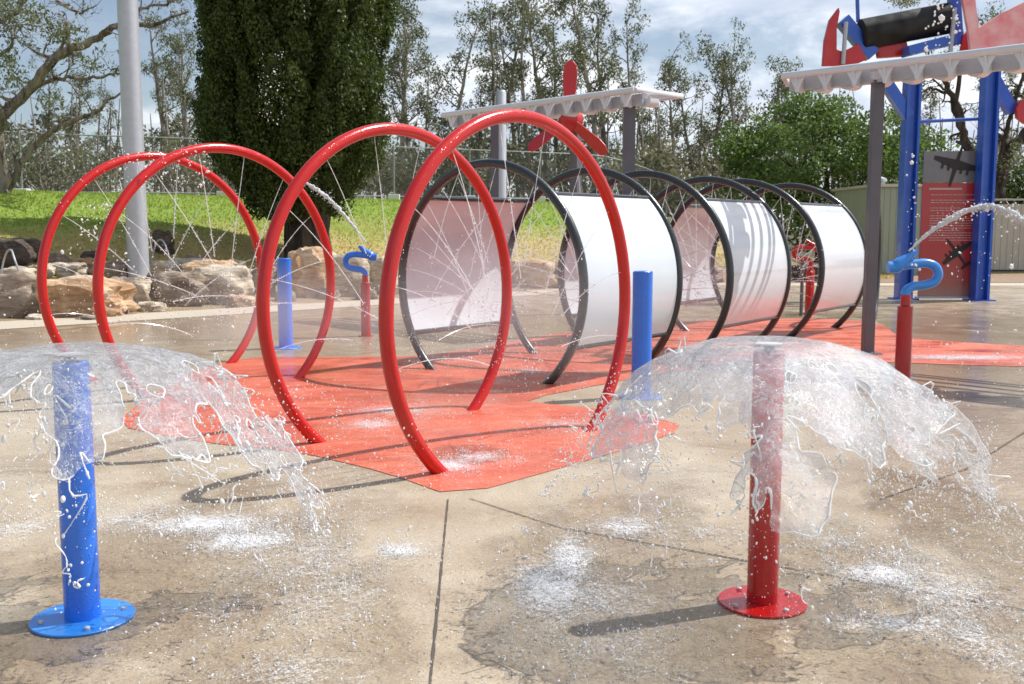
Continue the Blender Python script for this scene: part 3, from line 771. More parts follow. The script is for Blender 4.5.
BL = [
      (38, 276, 30, 12, 'rock1', 'thin pale flat stone near the left end of the upper row'),
      (80, 268, 26, 11, 'rock0', 'small orange stone in the upper row inside the leftmost hoop'),
      (104, 271, 24, 10, 'rock1', 'little pale stone just left of the second hoop'),
      (122, 273, 24, 13, 'rock0', 'small tan stone left of the light pole, on the grass edge'),
      (146, 290, 34, 14, 'rock1', 'pale wedge stone at the light pole base'),
      (196, 264, 30, 10, 'rock2', 'low brown stone at the grass edge inside the second hoop'),
      (228, 276, 34, 16, 'rock1', 'pale tilted stone behind the orange topped boulder'),
      (240, 308, 28, 14, 'rock0', 'small orange stone at the pad edge between hoops'),
      (284, 302, 22, 12, 'rock2', 'small dark stone beside the rounded orange boulder'),
      (328, 300, 22, 14, 'rock2', 'small stone wedged between the orange and pale boulders'),
      (366, 300, 22, 12, 'rock2', 'small stone at the foot of the far water cannon'),
      (36, 322, 26, 10, 'rock1', 'small pale stone at the foot of the long orange slab'),
      (88, 322, 30, 9, 'rock2', 'low brown stone under the right end of the long orange slab'),
      (150, 312, 28, 12, 'rock1', 'small pale stone on the pad edge below the light pole'),(-4, 272, 60, 30, 'rock3', 'dark brown boulder above the left end of the rock edge'),
      (22, 262, 34, 22, 'rock3', 'dark rounded boulder leaning at the left, behind a thin pipe loop'),
      (52, 266, 26, 14, 'rock2', 'small grey brown stone behind the leftmost red hoop'),
      (15, 283, 42, 16, 'rock1', 'flat pale stone on the far left with a dark gap under it'),
      (8, 318, 60, 40, 'rock2', 'grey wet boulder at the far left low edge, splashed white'),
      (66, 318, 112, 36, 'rock0', 'longest orange brown slab, inside the leftmost red hoop'),
      (60, 276, 48, 14, 'rock1', 'flat pale slab lying on the long orange brown slab'),
      (92, 262, 24, 12, 'rock3', 'dark small stone between the two leftmost hoops'),
      (108, 282, 40, 20, 'rock2', 'brown flat boulder left of the silver light pole'),
      (114, 306, 44, 26, 'rock2', 'cracked brown boulder at the foot of the second hoop'),
      (133, 306, 34, 26, 'rock1', 'pale boulder directly in front of the silver light pole'),
      (162, 254, 22, 22, 'rock3', 'round nearly black stone just right of the light pole'),
      (172, 306, 62, 32, 'rock2', 'grey brown cracked boulder right of the light pole base'),
      (160, 276, 32, 16, 'rock1', 'small pale stone behind the grey brown cracked boulder'),
      (186, 272, 46, 14, 'rock1', 'long flat pale stone at the grass edge'),
      (206, 286, 56, 24, 'rock0', 'orange topped leaning boulder inside the second hoop'),
      (216, 304, 66, 34, 'rock1', 'large pale smooth boulder sloping to the pad inside the second hoop'),
      (245, 292, 32, 22, 'rock1', 'pale boulder between the second and third hoops'),
      (262, 296, 26, 26, 'rock2', 'brown boulder at the left side of the third hoop'),
      (270, 284, 30, 20, 'rock2', 'small brown stone behind the far blue post'),
      (307, 298, 42, 44, 'rock0', 'rounded orange boulder right of the far blue post'),
      (346, 296, 46, 38, 'rock1', 'pale boulder just left of the far water cannon'),
      (383, 294, 36, 34, 'rock1', 'pale boulder just right of the far water cannon'),
      (412, 292, 34, 26, 'rock2', 'brown boulder behind the nearest tunnel, left hoop'),
      (446, 290, 44, 26, 'rock0', 'orange boulder hidden behind the left tunnel panel'),
      (486, 289, 40, 24, 'rock2', 'brown boulder behind the pale pole'),
      (530, 288, 56, 26, 'rock0', 'orange brown boulder seen through the gap in the nearest tunnel'),
      (566, 288, 34, 22, 'rock2', 'brown boulder behind the nearest white panel'),
      (608, 286, 46, 20, 'rock2', 'low brown boulder behind the nearest white panel, further right'),
      (705, 283, 40, 16, 'rock2', 'low brown boulder seen between the first and second tunnels'),
      (812, 282, 50, 16, 'rock3', 'dark low boulder behind the red water cannon')]
for i, (px, py, w_, h_, mk, lb) in enumerate(BL): boulder(px, py, w_, h_, mk, lb, i+1)
# thin pipe loops that spray over the rocks
for (pxa, pxb, pyb, pyt, lb) in ((2, 20, 284, 250, 'thin pale pipe loop over the far left rocks'), (152, 171, 272, 240, 'thin pale pipe loop arching over rocks right of the light pole')):
    a = T(pxa, pyb); c = at(pxb, pyb+2, a.y-.4); top = at((pxa+pxb)/2, pyt, a.y-.2)
    b = MB(); b.tube(bez([a+Vector((0, 0, -.3)), a+Vector((0, 0, .2)), Vector((a.x*.8+c.x*.2, a.y, top.z-.08)), top, Vector((a.x*.15+c.x*.85, c.y, top.z-.15)), c+Vector((0, 0, .2)), c+Vector((0, 0, -.3))], 6), .018, 8)
    tag(b.build('pipe_loop', M['silver'], loc=(a.x, a.y, a.z)), lb, 'spray pipe', 'pipe loops over the rocks')

# ------------------------------------------------------------------ foliage generators
def leaf_faces(C, size, droop=0., up=0., asp=.45, g=rng):
    n = len(C); d = g.normal(size=(n, 3)); d[:, 2] = d[:, 2]*(1-.4*abs(droop))-droop*1.4+up*1.6
    d /= np.linalg.norm(d, axis=1)[:, None]; s_ = np.cross(d, g.normal(size=(n, 3))); s_ /= np.linalg.norm(s_, axis=1)[:, None]
    L = (size*g.uniform(.6, 1.4, n))[:, None]; W = L*asp
    V = np.stack([C-d*L*.5, C+s_*W*.5, C+d*L*.5, C-s_*W*.5], 1).reshape(-1, 3)
    F = np.arange(4*n).reshape(n, 4); return V, F
def clumps(cs, rs, per, g=rng, sq=.8):
    out = []
    for c, r in zip(cs, rs):
        n = max(3, int(per*r*r)); q = g.normal(size=(n, 3)); q /= np.linalg.norm(q, axis=1)[:, None]
        q *= (g.uniform(0, 1, n)**.45)[:, None]*r; q[:, 2] *= sq; out.append(q+np.array(c))
    return np.concatenate(out)
def grow(b, p, d, L, r, depth, tips, g, wob=.25, up=.3, nb=(2, 3), keep=.72):
    n = 5; pts = [p.copy()]; dd_ = d.normalized(); rs = [r]
    for i in range(n):
        dd_ = (dd_+Vector(g.normal(size=3))*wob*.35+Vector((0, 0, up*.12))).normalized(); p = p+dd_*L/n; pts.append(p.copy()); rs.append(r*(1-.42*(i+1)/n))
    b.tube(pts, rs, 6 if depth < 2 else 5, cap=False)
    if depth == 0: tips.append((pts[-1], L)); return
    tips.append((pts[-1], L*.5))
    for k in range(int(g.integers(nb[0], nb[1]+1))):
        i = int(g.integers(2, n+1)); q = pts[i]
        nd = (dd_+Vector(g.normal(size=3))*.75+Vector((0, 0, up))).normalized()
        grow(b, q, nd, L*g.uniform(.5, .8), rs[i]*.62, depth-1, tips, g, wob, up, nb, keep)
def gum_variant(seed):
    g = np.random.default_rng(seed); H = 10.; b = MB(); pts = [Vector((0, 0, -.4))]; rs = [.15]; d = Vector((g.normal()*.06, g.normal()*.06, 1)); tips = []
    n = 16
    for i in range(n):
        d = (d+Vector((g.normal()*.07, g.normal()*.07, .12))).normalized(); pts.append(pts[-1]+d*H/n); rs.append(.15*(1-.85*(i+1)/n)+.01)
    b.tube(pts, rs, 8, cap=False)
    cl_, cr = [], []
    for i in range(4, n+1):
        for k in range(int(g.integers(1, 3))):
            if i < 7 and g.random() < .5: continue
            a = g.uniform(0, 6.28); el = g.uniform(.5, 1.5); L = g.uniform(.5, 1.35)*(1.15-.5*abs(i/n-.6))
            t = []; grow(b, pts[i], Vector((math.cos(a), math.sin(a), el)), L, rs[i]*.45+.006, 1, t, g, .4, .3)
            tips += t
    for t, L in tips:
        if g.random() < .88: cl_.append(tuple(t)); cr.append(g.uniform(.2, .5))
    C = clumps(cl_, cr, 430, g, 1.2)
    V, F = leaf_faces(C, .165, droop=.7, asp=.36, g=g)
    return b.mesh('trunk', M['barkpale']), quick('crown', V, F, M['gum'])
GV = [gum_variant(40+i) for i in range(6)]
def gum(px, topy, Y, v, wx, label, group='slender gum trees beyond the fence'):
    x = at(px, 200, Y).x; z = terrain(x, Y); ht = at(px, topy, Y).z-z; s_ = ht/10.2
    tr = link('gum_tree', GV[v][0], loc=(x, Y, z)); tr.scale = (s_*wx, s_*wx, s_); tr.rotation_euler.z = px*.7
    link('crown', GV[v][1], parent=tr); tag(tr, label, 'tree', group)
GT = [(-20, -30, 52), (42, 60, 58), (75, 70, 60), (103, 95, 56), (160, 70, 60), (172, 22, 55), (186, 15, 50), (198, 25, 57), (398, -5, 52), (412, 30, 56), (428, 60, 58), (453, 12, 50), (470, 80, 60), (488, -2, 54), (503, 15, 58), (520, 5, 55), (534, -15, 50), (548, -10, 53), (566, 12, 60), (583, 30, 62), (598, -12, 50), (612, 5, 55), (630, 8, 52), (645, 70, 62), (662, 95, 60),
      (683, 50, 55), (697, 70, 60), (712, 55, 58), (728, 48, 54), (744, 58, 56), (758, 62, 60), (775, 75, 62), (806, 80, 64), (935, 95, 60), (1000, 75, 60), (1040, 40, 58)]
WH = ['left of the silver light pole', 'between light pole and conifer', 'just right of the conifer', 'above the middle wing frame', 'above the red propeller', 'left of the green broadleaf tree', 'behind the blue tower']
cnt = {}
HT = {}
for i, (px, ty, Y) in enumerate(GT):
    r_ = WH[0] if px < 130 else WH[1] if px < 210 else WH[2] if px < 435 else WH[3] if px < 555 else WH[4] if px < 670 else WH[5] if px < 820 else WH[6]
    cnt.setdefault(r_, []).append(i)
ordw = ['first', 'second', 'third', 'fourth', 'fifth', 'sixth', 'seventh', 'eighth', 'ninth', 'tenth']
for r_, ids in cnt.items():
    for n_, i in enumerate(ids):
        px, ty, Y = GT[i]; hh = 'very tall' if ty < 5 else 'tall' if ty < 50 else 'shorter'
        gum(px, ty, Y, i % 6, [1.0, .85, 1.15][i % 3], f'{hh} slender gum, {ordw[n_]} of those {r_}')

# woodland mass behind
g = np.random.default_rng(5); cs, rs_ = [], []
tb = MB()
for k in range(820):
    Y = g.uniform(58, 78); px = g.uniform(-260, 1320); hmax = 4.2+2.2*noise.noise(Vector((px*.012, 0, 3)))+1.2*noise.noise(Vector((px*.05, 4, 3)))
    x = at(px, 200, Y).x; z = 2.4+g.uniform(0, 1)**.8*max(2, hmax)*1.15; cs.append((x, Y, z)); rs_.append(g.uniform(.6, 1.3))
for k in range(260):
    Y = g.uniform(52, 70); px = g.uniform(-200, 1250); x = at(px, 200, Y).x; h = g.uniform(5, 8)
    tb.tube([(x, Y, 1.5), (x+g.normal()*.15, Y, 1.5+h*.5), (x+g.normal()*.35, Y, 1.5+h)], [g.uniform(.06, .11), .06, .02], 5, cap=False)
tb.mi = 0
C = clumps(cs, rs_, 85, g, .9); V, F = leaf_faces(C, .28, droop=.3, asp=.5, g=g)
o = link('woodland', quick('woodland', V, F, M['gumfar'])); o['kind'] = 'stuff'; tag(o, 'dull green scrub massed behind the gum trees', 'woodland')
o = tb.build('distant_trunks', M['barkpale']); o['kind'] = 'stuff'; tag(o, 'many thin grey trunks standing in the far scrub', 'tree trunks')
# olive shrubs just beyond the fence
SH = [(-10, 46, 1.7), (52, 47, 2.1), (95, 46, 1.9), (190, 48, 2.2), (215, 46, 1.8), (400, 47, 1.8), (430, 49, 2.4), (470, 50, 2.5), (530, 50, 2.4), (590, 52, 2.8), (640, 50, 3.0), (670, 52, 3.0), (712, 50, 3.0), (745, 48, 2.6)]
sv = []
for k in range(3):
    g = np.random.default_rng(90+k); cs = []; rr_ = []; b = MB(); tips = []
    for q in range(7):
        a = q*.9; grow(b, Vector((0, 0, -.1)), Vector((math.cos(a)*.6, math.sin(a)*.6, 1)), .9, .04, 2, tips, g, .4, .4)
    for t, L in tips: cs.append(tuple(t*1.05)); rr_.append(g.uniform(.22, .42))
    C = clumps(cs, rr_, 130, g); V, F = leaf_faces(C, .13, .2, asp=.45, g=g); sv.append((b.mesh('stems', M['barkpale']), quick('foliage', V, F, M['gumfar'])))
for i, (px, Y, hh) in enumerate(SH):
    x = at(px, 200, Y).x; o = link('shrub', sv[i % 3][0], loc=(x, Y, terrain(x, Y))); o.scale = (hh*.75, hh*.7, hh*.8); o.rotation_euler.z = i*1.1; link('foliage', sv[i % 3][1], parent=o)
    where = ['far left behind the leaning limb', 'second from the left behind the fence', 'left of the light pole behind the fence', 'between the light pole and the conifer', 'at the left edge of the conifer', 'at the right edge of the conifer', 'behind the left end of the middle wing', 'behind the pale pole', 'left of the propeller', 'right of the propeller', 'under the right tip of the middle wing', 'right of the middle wing tip', 'behind the middle tunnel', 'left of the broadleaf tree'][i]
    tag(o, f'olive green shrub beyond the fence, {where}', 'shrub', 'olive shrubs beyond the fence')

# dense conifer
def conifer():
    p = T(309, 262); Y = p.y; s_ = Y/FPX; g = np.random.default_rng(11)
    root = empty('conifer_tree', p); tag(root, 'big dense dark green conifer with short dark trunk behind the hoops', 'tree')
    b = MB(); pts = [Vector((0, 0, -.4)), Vector((0, 0, .1)), Vector((-.03, 0, .7)), Vector((.02, 0, 1.5)), Vector((0, 0, 3.)), Vector((0, 0, 6.))]
    b.tube(pts, [.66, .60, .55, .56, .45, .3], 14)
    for a in np.linspace(0, 6.28, 9)[:-1]:
        d = Vector((math.cos(a), math.sin(a), 1.0)); b.tube([Vector((0, 0, .8))+d*.2, Vector((0, 0, .9))+d*.6, Vector((0, 0, 1.3))+d*.9], [.26, .15, .07], 8)
    # wrinkle
    b.v = [tuple(Vector(v)+Vector((v[0], v[1], 0)).normalized()*.08*noise.noise(Vector((math.atan2(v[1], v[0])*2.2, v[2]*1.2, 0)))) if (v[0] or v[1]) else v for v in b.v]
    b.build('trunk', M['barkdark'], root)
    cx0 = (298-309)*s_; Hc = 8.1; zb = (262-212)*s_; cs, ax = [], []
    def Rad(z):
        t = (z-zb)/(Hc-zb); return 2.06*(sm(t/.20)*.50+.50)*(1 if t < .66 else max(.05, 1-((t-.66)/.36)**2))
    V_, F_ = [], []; Cs = []; D = []
    for k in range(620):
        z = zb-.2+(Hc-zb-.6)*g.uniform(0, 1)**1.1; a = g.uniform(0, 2*math.pi)
        rr = Rad(max(z, zb))*(1+.24*noise.noise(Vector((math.cos(a)*2.0, math.sin(a)*1.6, z*.38))))*g.uniform(.74, 1.0)
        L = g.uniform(.6, 1.35); wd = g.uniform(.22, .42); c = np.array([cx0+rr*math.cos(a), rr*math.sin(a), z]); ax_ = np.array([math.cos(a)*.30, math.sin(a)*.30, 1.])
        n = int(400*L); t = g.uniform(0, 1, n)[:, None]; rad = wd*np.sin(np.pi*np.clip(t, 0, 1)**.75*.93+.12)**.8
        q = g.normal(size=(n, 3)); q /= np.linalg.norm(q, axis=1)[:, None]; q *= (g.uniform(0, 1, n)**.4)[:, None]; Cs.append(c+ax_*t*L+q*rad*np.array([1, 1, .8]))
    C = np.concatenate(Cs); V, F = leaf_faces(C, .085, up=.8, asp=.5, g=g)
    # dark inner mass of older sprays keeps the crown opaque
    n = 9000; z = zb+.15+(Hc-zb-.5)*g.uniform(0, 1, n); a = g.uniform(0, 6.283, n); r0 = np.array([Rad(k) for k in z])*g.uniform(.45, .8, n)
    Ci = np.stack([cx0+r0*np.cos(a), r0*np.sin(a), z], 1); V2, F2 = leaf_faces(Ci, .40, up=.5, asp=.6, g=g)
    link('crown', quick('crown', np.concatenate([V, V2]), np.concatenate([F, F2+len(V)]), M['conifer']), parent=root)
conifer()

# bright broadleaf tree at right
def broadleaf(px, py_base, Y, wpx, top, seed, label, mat, per=150, name='broadleaf_tree'):
    g = np.random.default_rng(seed); x = at(px, 200, Y).x; z0 = terrain(x, Y); s_ = Y/FPX; W = wpx*s_/2; H = at(px, top, Y).z-z0
    root = empty(name, (x, Y, z0)); tag(root, label, 'tree'); b = MB(); tips = []
    b.tube([(0, 0, -.3), (.05, 0, .8), (.0, 0, 1.6)], [.26, .22, .19], 10)
    for k in range(7):
        a = k*.9+.2; grow(b, Vector((0, 0, 1.3)), Vector((math.cos(a)*.9, math.sin(a)*.7, .8)), H*.38, .11, 2, tips, g, .4, .35)
    b.build('trunk', M['barkdark'], root)
    cs = []; rs_ = []
    for k in range(int(wpx*.9)+20):
        q = g.normal(size=3); q /= np.linalg.norm(q); q *= g.uniform(.35, 1)**.5; bb = 1+.22*noise.noise(Vector(q*1.8)+Vector((seed, 0, 0)))
        cs.append((q[0]*W*bb*.86, q[1]*W*.75*bb, H*.53+q[2]*H*.44*bb)); rs_.append(g.uniform(.4, .8))
    C = clumps(cs, rs_, per, g); V, F = leaf_faces(C, .17, .2, asp=.55, g=g); link('crown', quick('crown', V, F, mat), parent=root)
broadleaf(822, 270, 40, 236, 90, 21, 'bright green bushy broadleaf tree behind the tunnels and charcoal post', M['broad'], 300)
broadleaf(926, 270, 42, 60, 122, 22, 'small green tree seen between the two blue tower columns', M['broad'])
broadleaf(1018, 270, 44, 70, 160, 23, 'dark bushy tree above the cream steel fence', M['hedge'])

# explicit limbs: leaning gum at left and gum behind tower
def limb_tree(name, Y, limbs, leaves, label, leafmat, bark, lsz=.12):
    x = at(limbs[0][0][0], 200, Y).x; root = empty(name, (x, Y, terrain(x, Y))); O = root.location; tag(root, label, 'tree'); g = np.random.default_rng(len(limbs)+3)
    b = MB(); s_ = Y/FPX
    for i, L in enumerate(limbs):
        pts = bez([at(px, py, Y+dy) for px, py, w_, dy in L], 5); ws = np.interp(np.linspace(0, 1, len(pts)), np.linspace(0, 1, len(L)), [w_*s_/2 for _, _, w_, _ in L])
        pts = [p+Vector(g.normal(size=3))*.03 for p in pts]
        b.tube([p-O for p in pts], list(ws), 8)
        if i == 0: continue
        for k in range(9):
            j = int(g.integers(3, len(pts))); t = []
            grow(b, pts[j]-O, Vector((g.normal()*.7, g.normal()*.5, g.normal()*.6+.25)), g.uniform(.25, .8), ws[j]*.45, 2, t, g, .7, .0)
            if g.random() < .35: leaves = leaves+[(None, t)]
    b.build('trunk', bark, root); cs, rr_ = [], []
    for q in leaves:
        if q[0] is None:
            for t, L in q[1]: cs.append(tuple(t)); rr_.append(.13)
            continue
        px, py, w_, h_, n = q
        for k in range(n):
            p = at(px+g.normal()*w_*.4, py+g.normal()*h_*.4, Y+g.normal()*.8)-O; cs.append(tuple(p)); rr_.append(g.uniform(.12, .3))
    C = clumps(cs, rr_, 300, g, 1.1); V, F = leaf_faces(C, lsz, .6, asp=.36, g=g); link('crown', quick('crown', V, F, leafmat), parent=root)
limb_tree('gum_tree', 27, [[(2, 215, 17, 0), (2, 180, 15, 0), (-4, 130, 13, 0), (-16, 60, 12, 0), (-20, -40, 9, 0)],
    [(-18, 165, 13, 0), (2, 118, 12, -.2), (32, 85, 10, -.3), (60, 55, 9, -.5), (92, 40, 7, -.6), (118, 26, 6, -.6), (150, 24, 4.5, -.7), (188, 12, 1.5, -.7)],
    [(38, 86, 5, 0), (62, 78, 4, 0), (92, 79, 3, 0), (122, 72, 2, 0)],
    [(4, 196, 8, .2), (26, 158, 7, .2), (52, 130, 5.5, .2), (84, 116, 4.5, .2), (124, 92, 2, .2)],
    [(48, 66, 4, 0), (60, 45, 3, 0), (66, 22, 1.5, 0)],
    [(-16, 20, 6, .3), (8, 20, 4, .3), (30, -10, 3, .3)], [(56, -2, 3, 0), (78, 12, 2.5, 0), (96, 6, 1, 0)], [(-5, 60, 4, .2), (14, 40, 3, .2), (16, 22, 1.5, .2)],
    [(116, 28, 3, 0), (140, 8, 3, 0), (168, 4, 2.5, 0), (172, -12, 1.5, 0)]],
    [(12, 10, 26, 16, 40), (10, 80, 16, 16, 18), (62, 32, 14, 8, 24), (36, 22, 20, 14, 22), (85, 55, 14, 12, 10), (50, 100, 20, 10, 12), (95, 68, 12, 8, 8), (8, 60, 10, 20, 14)],
    'large leaning gum with bare grey limbs reaching up across the left of the sky', M['gum'], M['barkbranch'])
limb_tree('gum_tree', 36, [[(1000, 275, 16, 0), (998, 215, 15, 0), (1000, 178, 13, 0), (1012, 148, 11, 0), (1034, 120, 8, 0), (1050, 60, 5, 0)],
    [(985, 205, 9, 0), (968, 150, 8, 0), (955, 110, 7, 0), (944, 80, 5, 0), (925, 50, 3, 0)], [(968, 148, 6, 0), (958, 100, 5, 0), (962, 60, 4, 0), (975, 20, 3, 0)],
    [(1000, 180, 7, 0), (1004, 140, 5, 0), (1016, 100, 4, 0), (1024, 70, 3, 0)], [(944, 92, 3, 0), (930, 88, 2, 0), (918, 96, 1, 0)], [(1008, 150, 4, 0), (990, 118, 3, 0), (985, 90, 2, 0)]],
    [(905, 0, 26, 6, 30), (1000, 20, 30, 20, 60), (985, 75, 14, 14, 24), (1012, 70, 14, 18, 26), (1015, 150, 12, 14, 24), (945, 60, 20, 12, 16), (1002, 170, 12, 12, 12)],
    'forked gum with dark bare limbs behind the blue tower', M['gum'], M['barkdark'])

# ------------------------------------------------------------------ grass blades on the rise
g = np.random.default_rng(9); n = 60000; C = []; dry = []
Vg, Fg, Vd = [], [], []
A = []
while len(A) < n:
    px = g.uniform(-60, 900); Y = g.uniform(18, 43); x = (px-512)/FPX*Y; d = edge_d(x, Y)
    if d < 1.8 or (x > 6.5 and Y > 33): continue
    A.append((x, Y, terrain(x, Y)))
A = np.array(A); z = A[:, 2]+np.array([noise.noise(Vector((a[0]*.35, a[1]*.35, 0))) for a in A])*.8; isd = z+g.normal(size=n)*.3 < 1.4
for sel, mat, nm in ((~isd, M['grass'], 'grass'), (isd, M['drygrass'], 'dry_grass')):
    B = A[sel]; m = len(B); hgt = g.uniform(.03, .085, m); lean = g.normal(size=(m, 2))*.03; ang = g.uniform(0, 6.28, m); wv = .02
    dx = np.stack([np.cos(ang)*wv, np.sin(ang)*wv, np.zeros(m)], 1); V = np.stack([B-dx, B+dx, B+np.stack([lean[:, 0], lean[:, 1], hgt], 1)], 1).reshape(-1, 3)
    o = link(nm, quick(nm, V, np.arange(3*m).reshape(m, 3), mat)); tag(o, 'short green lawn on the rise' if nm == 'grass' else 'dry straw coloured grass near the rocks', 'grass', kind='stuff')

# ------------------------------------------------------------------ water
ICO = None
def ico():
    import bmesh
    r = []
    for s_ in (1, 2):
        bm = bmesh.new(); bmesh.ops.create_icosphere(bm, subdivisions=s_, radius=1.); r.append((np.array([v.co[:] for v in bm.verts]), np.array([[v.index for v in f.verts] for f in bm.faces]))); bm.free()
    return r
ICO = ico()
def drops(P, rad, stretch=None, vdir=None, lod=0):
    """mesh arrays of many drops; P (n,3), rad (n,), stretch factor along vdir"""
    v0, f0 = ICO[lod]; n = len(P); V = v0[None]*rad[:, None, None]
    if vdir is not None:
        d = vdir/np.linalg.norm(vdir, axis=1)[:, None]; dot = (V*d[:, None, :]).sum(2, keepdims=True); V = V+dot*d[:, None, :]*(stretch[:, None, None]-1)
    V = V+P[:, None, :]; F = f0[None]+(np.arange(n)*len(v0))[:, None, None]
    return V.reshape(-1, 3), F.reshape(-1, 3)
def joinm(parts):
    Vs, Fs, o = [], [], 0
    for V, F in parts: Vs.append(V); Fs.append(F+o); o += len(V)
    return np.concatenate(Vs), np.concatenate(Fs)

def bell(post_o, ztop, Tn, kk, keepf, seed, label, Rmax=.93, amp=1.):
    """sheet thrown off the cap of a fountain post; breaks into strings and drops"""
    import bmesh
    cx_, cy_ = post_o.location.x, post_o.location.y
    NA, NR = 420, 150; rr = np.linspace(.05, Rmax, NR); g = np.random.default_rng(seed)
    sd_ = Vector((seed*3.7, seed*1.3, 0))
    bm = bmesh.new(); grid = []; val = []
    for j, r in enumerate(rr):
        row = []; vr = []
        for i in range(NA):
            a = 2*math.pi*i/NA; ca, sa = math.cos(a), math.sin(a); q = Vector((ca*1.1, sa*1.1, r*1.2))+sd_
            f = sm((r-.12)/.6)
            w1 = noise.noise(Vector((ca*1.3, sa*1.3, 0))+sd_); 
            rad = r*(1+.10*w1*amp*f+.05*noise.noise(Vector((ca*4, sa*4, r*3))+sd_)*f)
            z = ztop+Tn*r-kk*r*r+f*(.05*noise.noise(Vector((ca*2.5, sa*2.5, r*4))+sd_)*amp+.022*noise.noise(Vector((ca*7, sa*7, r*9))+sd_)+.010*noise.noise(Vector((ca*16, sa*16, r*18))+sd_))
            z += f*.10*w1*amp*r
            rad += f*.014*noise.noise(Vector((ca*9, sa*9, z*9))+sd_)
            row.append(bm.verts.new((rad*ca, rad*sa, z)))
            hole = .55*noise.noise(Vector((ca*3.2, sa*3.2, r*6))+sd_)+.45*noise.noise(Vector((ca*8, sa*8, r*13))+sd_)+.25*noise.noise(Vector((ca*18, sa*18, r*30))+sd_)
            vr.append(hole*1.45-(r-keepf(a))*2.6)
        grid.append(row); val.append(vr)
    for j in range(NR-1):
        for i in range(NA):
            k = (i+1) % NA
            if (val[j][i]+val[j][k]+val[j+1][i]+val[j+1][k])/4 > 0 or rr[j] < .10:
                bm.faces.new((grid[j][i], grid[j][k], grid[j+1][k], grid[j+1][i]))
    bmesh.ops.delete(bm, geom=[v for v in bm.verts if not v.link_faces], context='VERTS')
    seen = set(); kill = []
    for f0_ in bm.faces:
        if f0_ in seen: continue
        st = [f0_]; seen.add(f0_); comp = []
        while st:
            f1_ = st.pop(); comp.append(f1_)
            for e_ in f1_.edges:
                for f2_ in e_.link_faces:
                    if f2_ not in seen: seen.add(f2_); st.append(f2_)
        if len(comp) < 200: kill += comp
    bmesh.ops.delete(bm, geom=kill, context='FACES')
    for _ in range(6):
        new = {}
        for v in bm.verts:
            be = [e.other_vert(v) for e in v.link_edges if e.is_boundary]
            if len(be) == 2: new[v] = v.co*.4+(be[0].co+be[1].co)*.3
        for v, c in new.items(): v.co = c
    # boundary loops -> thick rims
    bes = {e for e in bm.edges if e.is_boundary}; rims = MB(); dropP, dropR, dropD = [], [], []
    while bes:
        e = bes.pop(); loop = [e.verts[0], e.verts[1]]; go = True
        while go:
            go = False
            for e2 in loop[-1].link_edges:
                if e2 in bes: bes.discard(e2); loop.append(e2.other_vert(loop[-1])); go = True; break
        if len(loop) < 6: continue
        pts = [v.co.copy() for v in loop]; rad0 = sum((p.x**2+p.y**2)**.5 for p in pts)/len(pts)
        if rad0 < .12: continue
        n = len(pts); ph = g.uniform(0, 9)
        rs = [.0014+.0030*max(0, .3+noise.noise(p*14+sd_))+.0012*math.sin(i*.9+ph)**2 for i, p in enumerate(pts)]
        i0 = 0
        while i0 < n-3:
            ln = int(g.integers(10, 60)); seg_ = pts[i0:i0+ln+1]; rr_ = rs[i0:i0+ln+1]
            if len(seg_) > 3: rims.tube(seg_, [q*math.sin(math.pi*min(1, (z_+.6)/len(seg_)))**.5+.0003 for z_, q in enumerate(rr_)], 6, cap=True)
            i0 += ln+int(g.integers(0, 14))
        for i in range(0, n, 3):           # drops thrown off the rims
            if g.random() < .55:
                p = pts[i]; o = Vector((p.x, p.y, 0)).normalized(); s_ = abs(g.normal())*.09
                dropP.append(p+o*s_*.6-Vector((0, 0, s_*1.2))+Vector(g.normal(size=3))*.02); dropR.append(min(.008, .0012+.0028*g.exponential(.7))); dropD.append(o*.6-Vector((0, 0, 1)))
        for i in range(0, n, 11):          # strings that trail off the rims
            if g.random() < .38:
                p = pts[i]; o = Vector((p.x, p.y, 0)).normalized(); L = g.uniform(.02, .12); m = 9; tr = []; wv = Vector(g.normal(size=3))*.03; wv2 = Vector(g.normal(size=3))*.02
                for q in range(m):
                    t = q/(m-1); tr.append(p+o*L*t*.45-Vector((0, 0, L*(t*.4+t*t*.8)))+wv*math.sin(t*3.3)+wv2*math.sin(t*8))
                rims.tube(tr, [.0034*(1-.55*q/(m-1))*(1+.5*math.sin(q*2.1+i)) for q in range(m)], 6)
                dropP.append(tr[-1]); dropR.append(.005); dropD.append(Vector((0, 0, -1)))
    for f in bm.faces: f.smooth = True
    me = bpy.data.meshes.new('water_dome'); bm.to_mesh(me); bm.free(); me.materials.append(M['sheet'])
    o = link('water_dome', me, loc=(cx_, cy_, 0)); tag(o, label, 'water spray', 'domes of water thrown by posts')
    for k in range(200):               # torn threads and beads of water below the breaking edge
        a = g.uniform(0, 6.283); r0 = keepf(a)+g.normal()*.05+.03; o_ = Vector((math.cos(a), math.sin(a), 0)); q = noise.noise(Vector((math.cos(a)*2.5, math.sin(a)*2.5, 1))+sd_)
        if q < -.15: continue
        r0 += g.uniform(0, .26); fz = ztop+Tn*r0-kk*r0*r0+g.normal()*.07
        if fz < .34: continue
        p0 = o_*r0+Vector((0, 0, fz)); L = g.uniform(.02, .10); dv = (o_*g.uniform(.1, .9)+Vector((0, 0, -g.uniform(.3, 1.5)))+Vector(g.normal(size=3))*.6).normalized(); m = 12; w1_, w2_ = Vector(g.normal(size=3))*.010, Vector(g.normal(size=3))*.005; ph = g.uniform(0, 6)
        tr = [p0+dv*L*t+w1_*math.sin(t*4+ph)+w2_*math.sin(t*11+ph) for t in np.linspace(0, 1, m)]
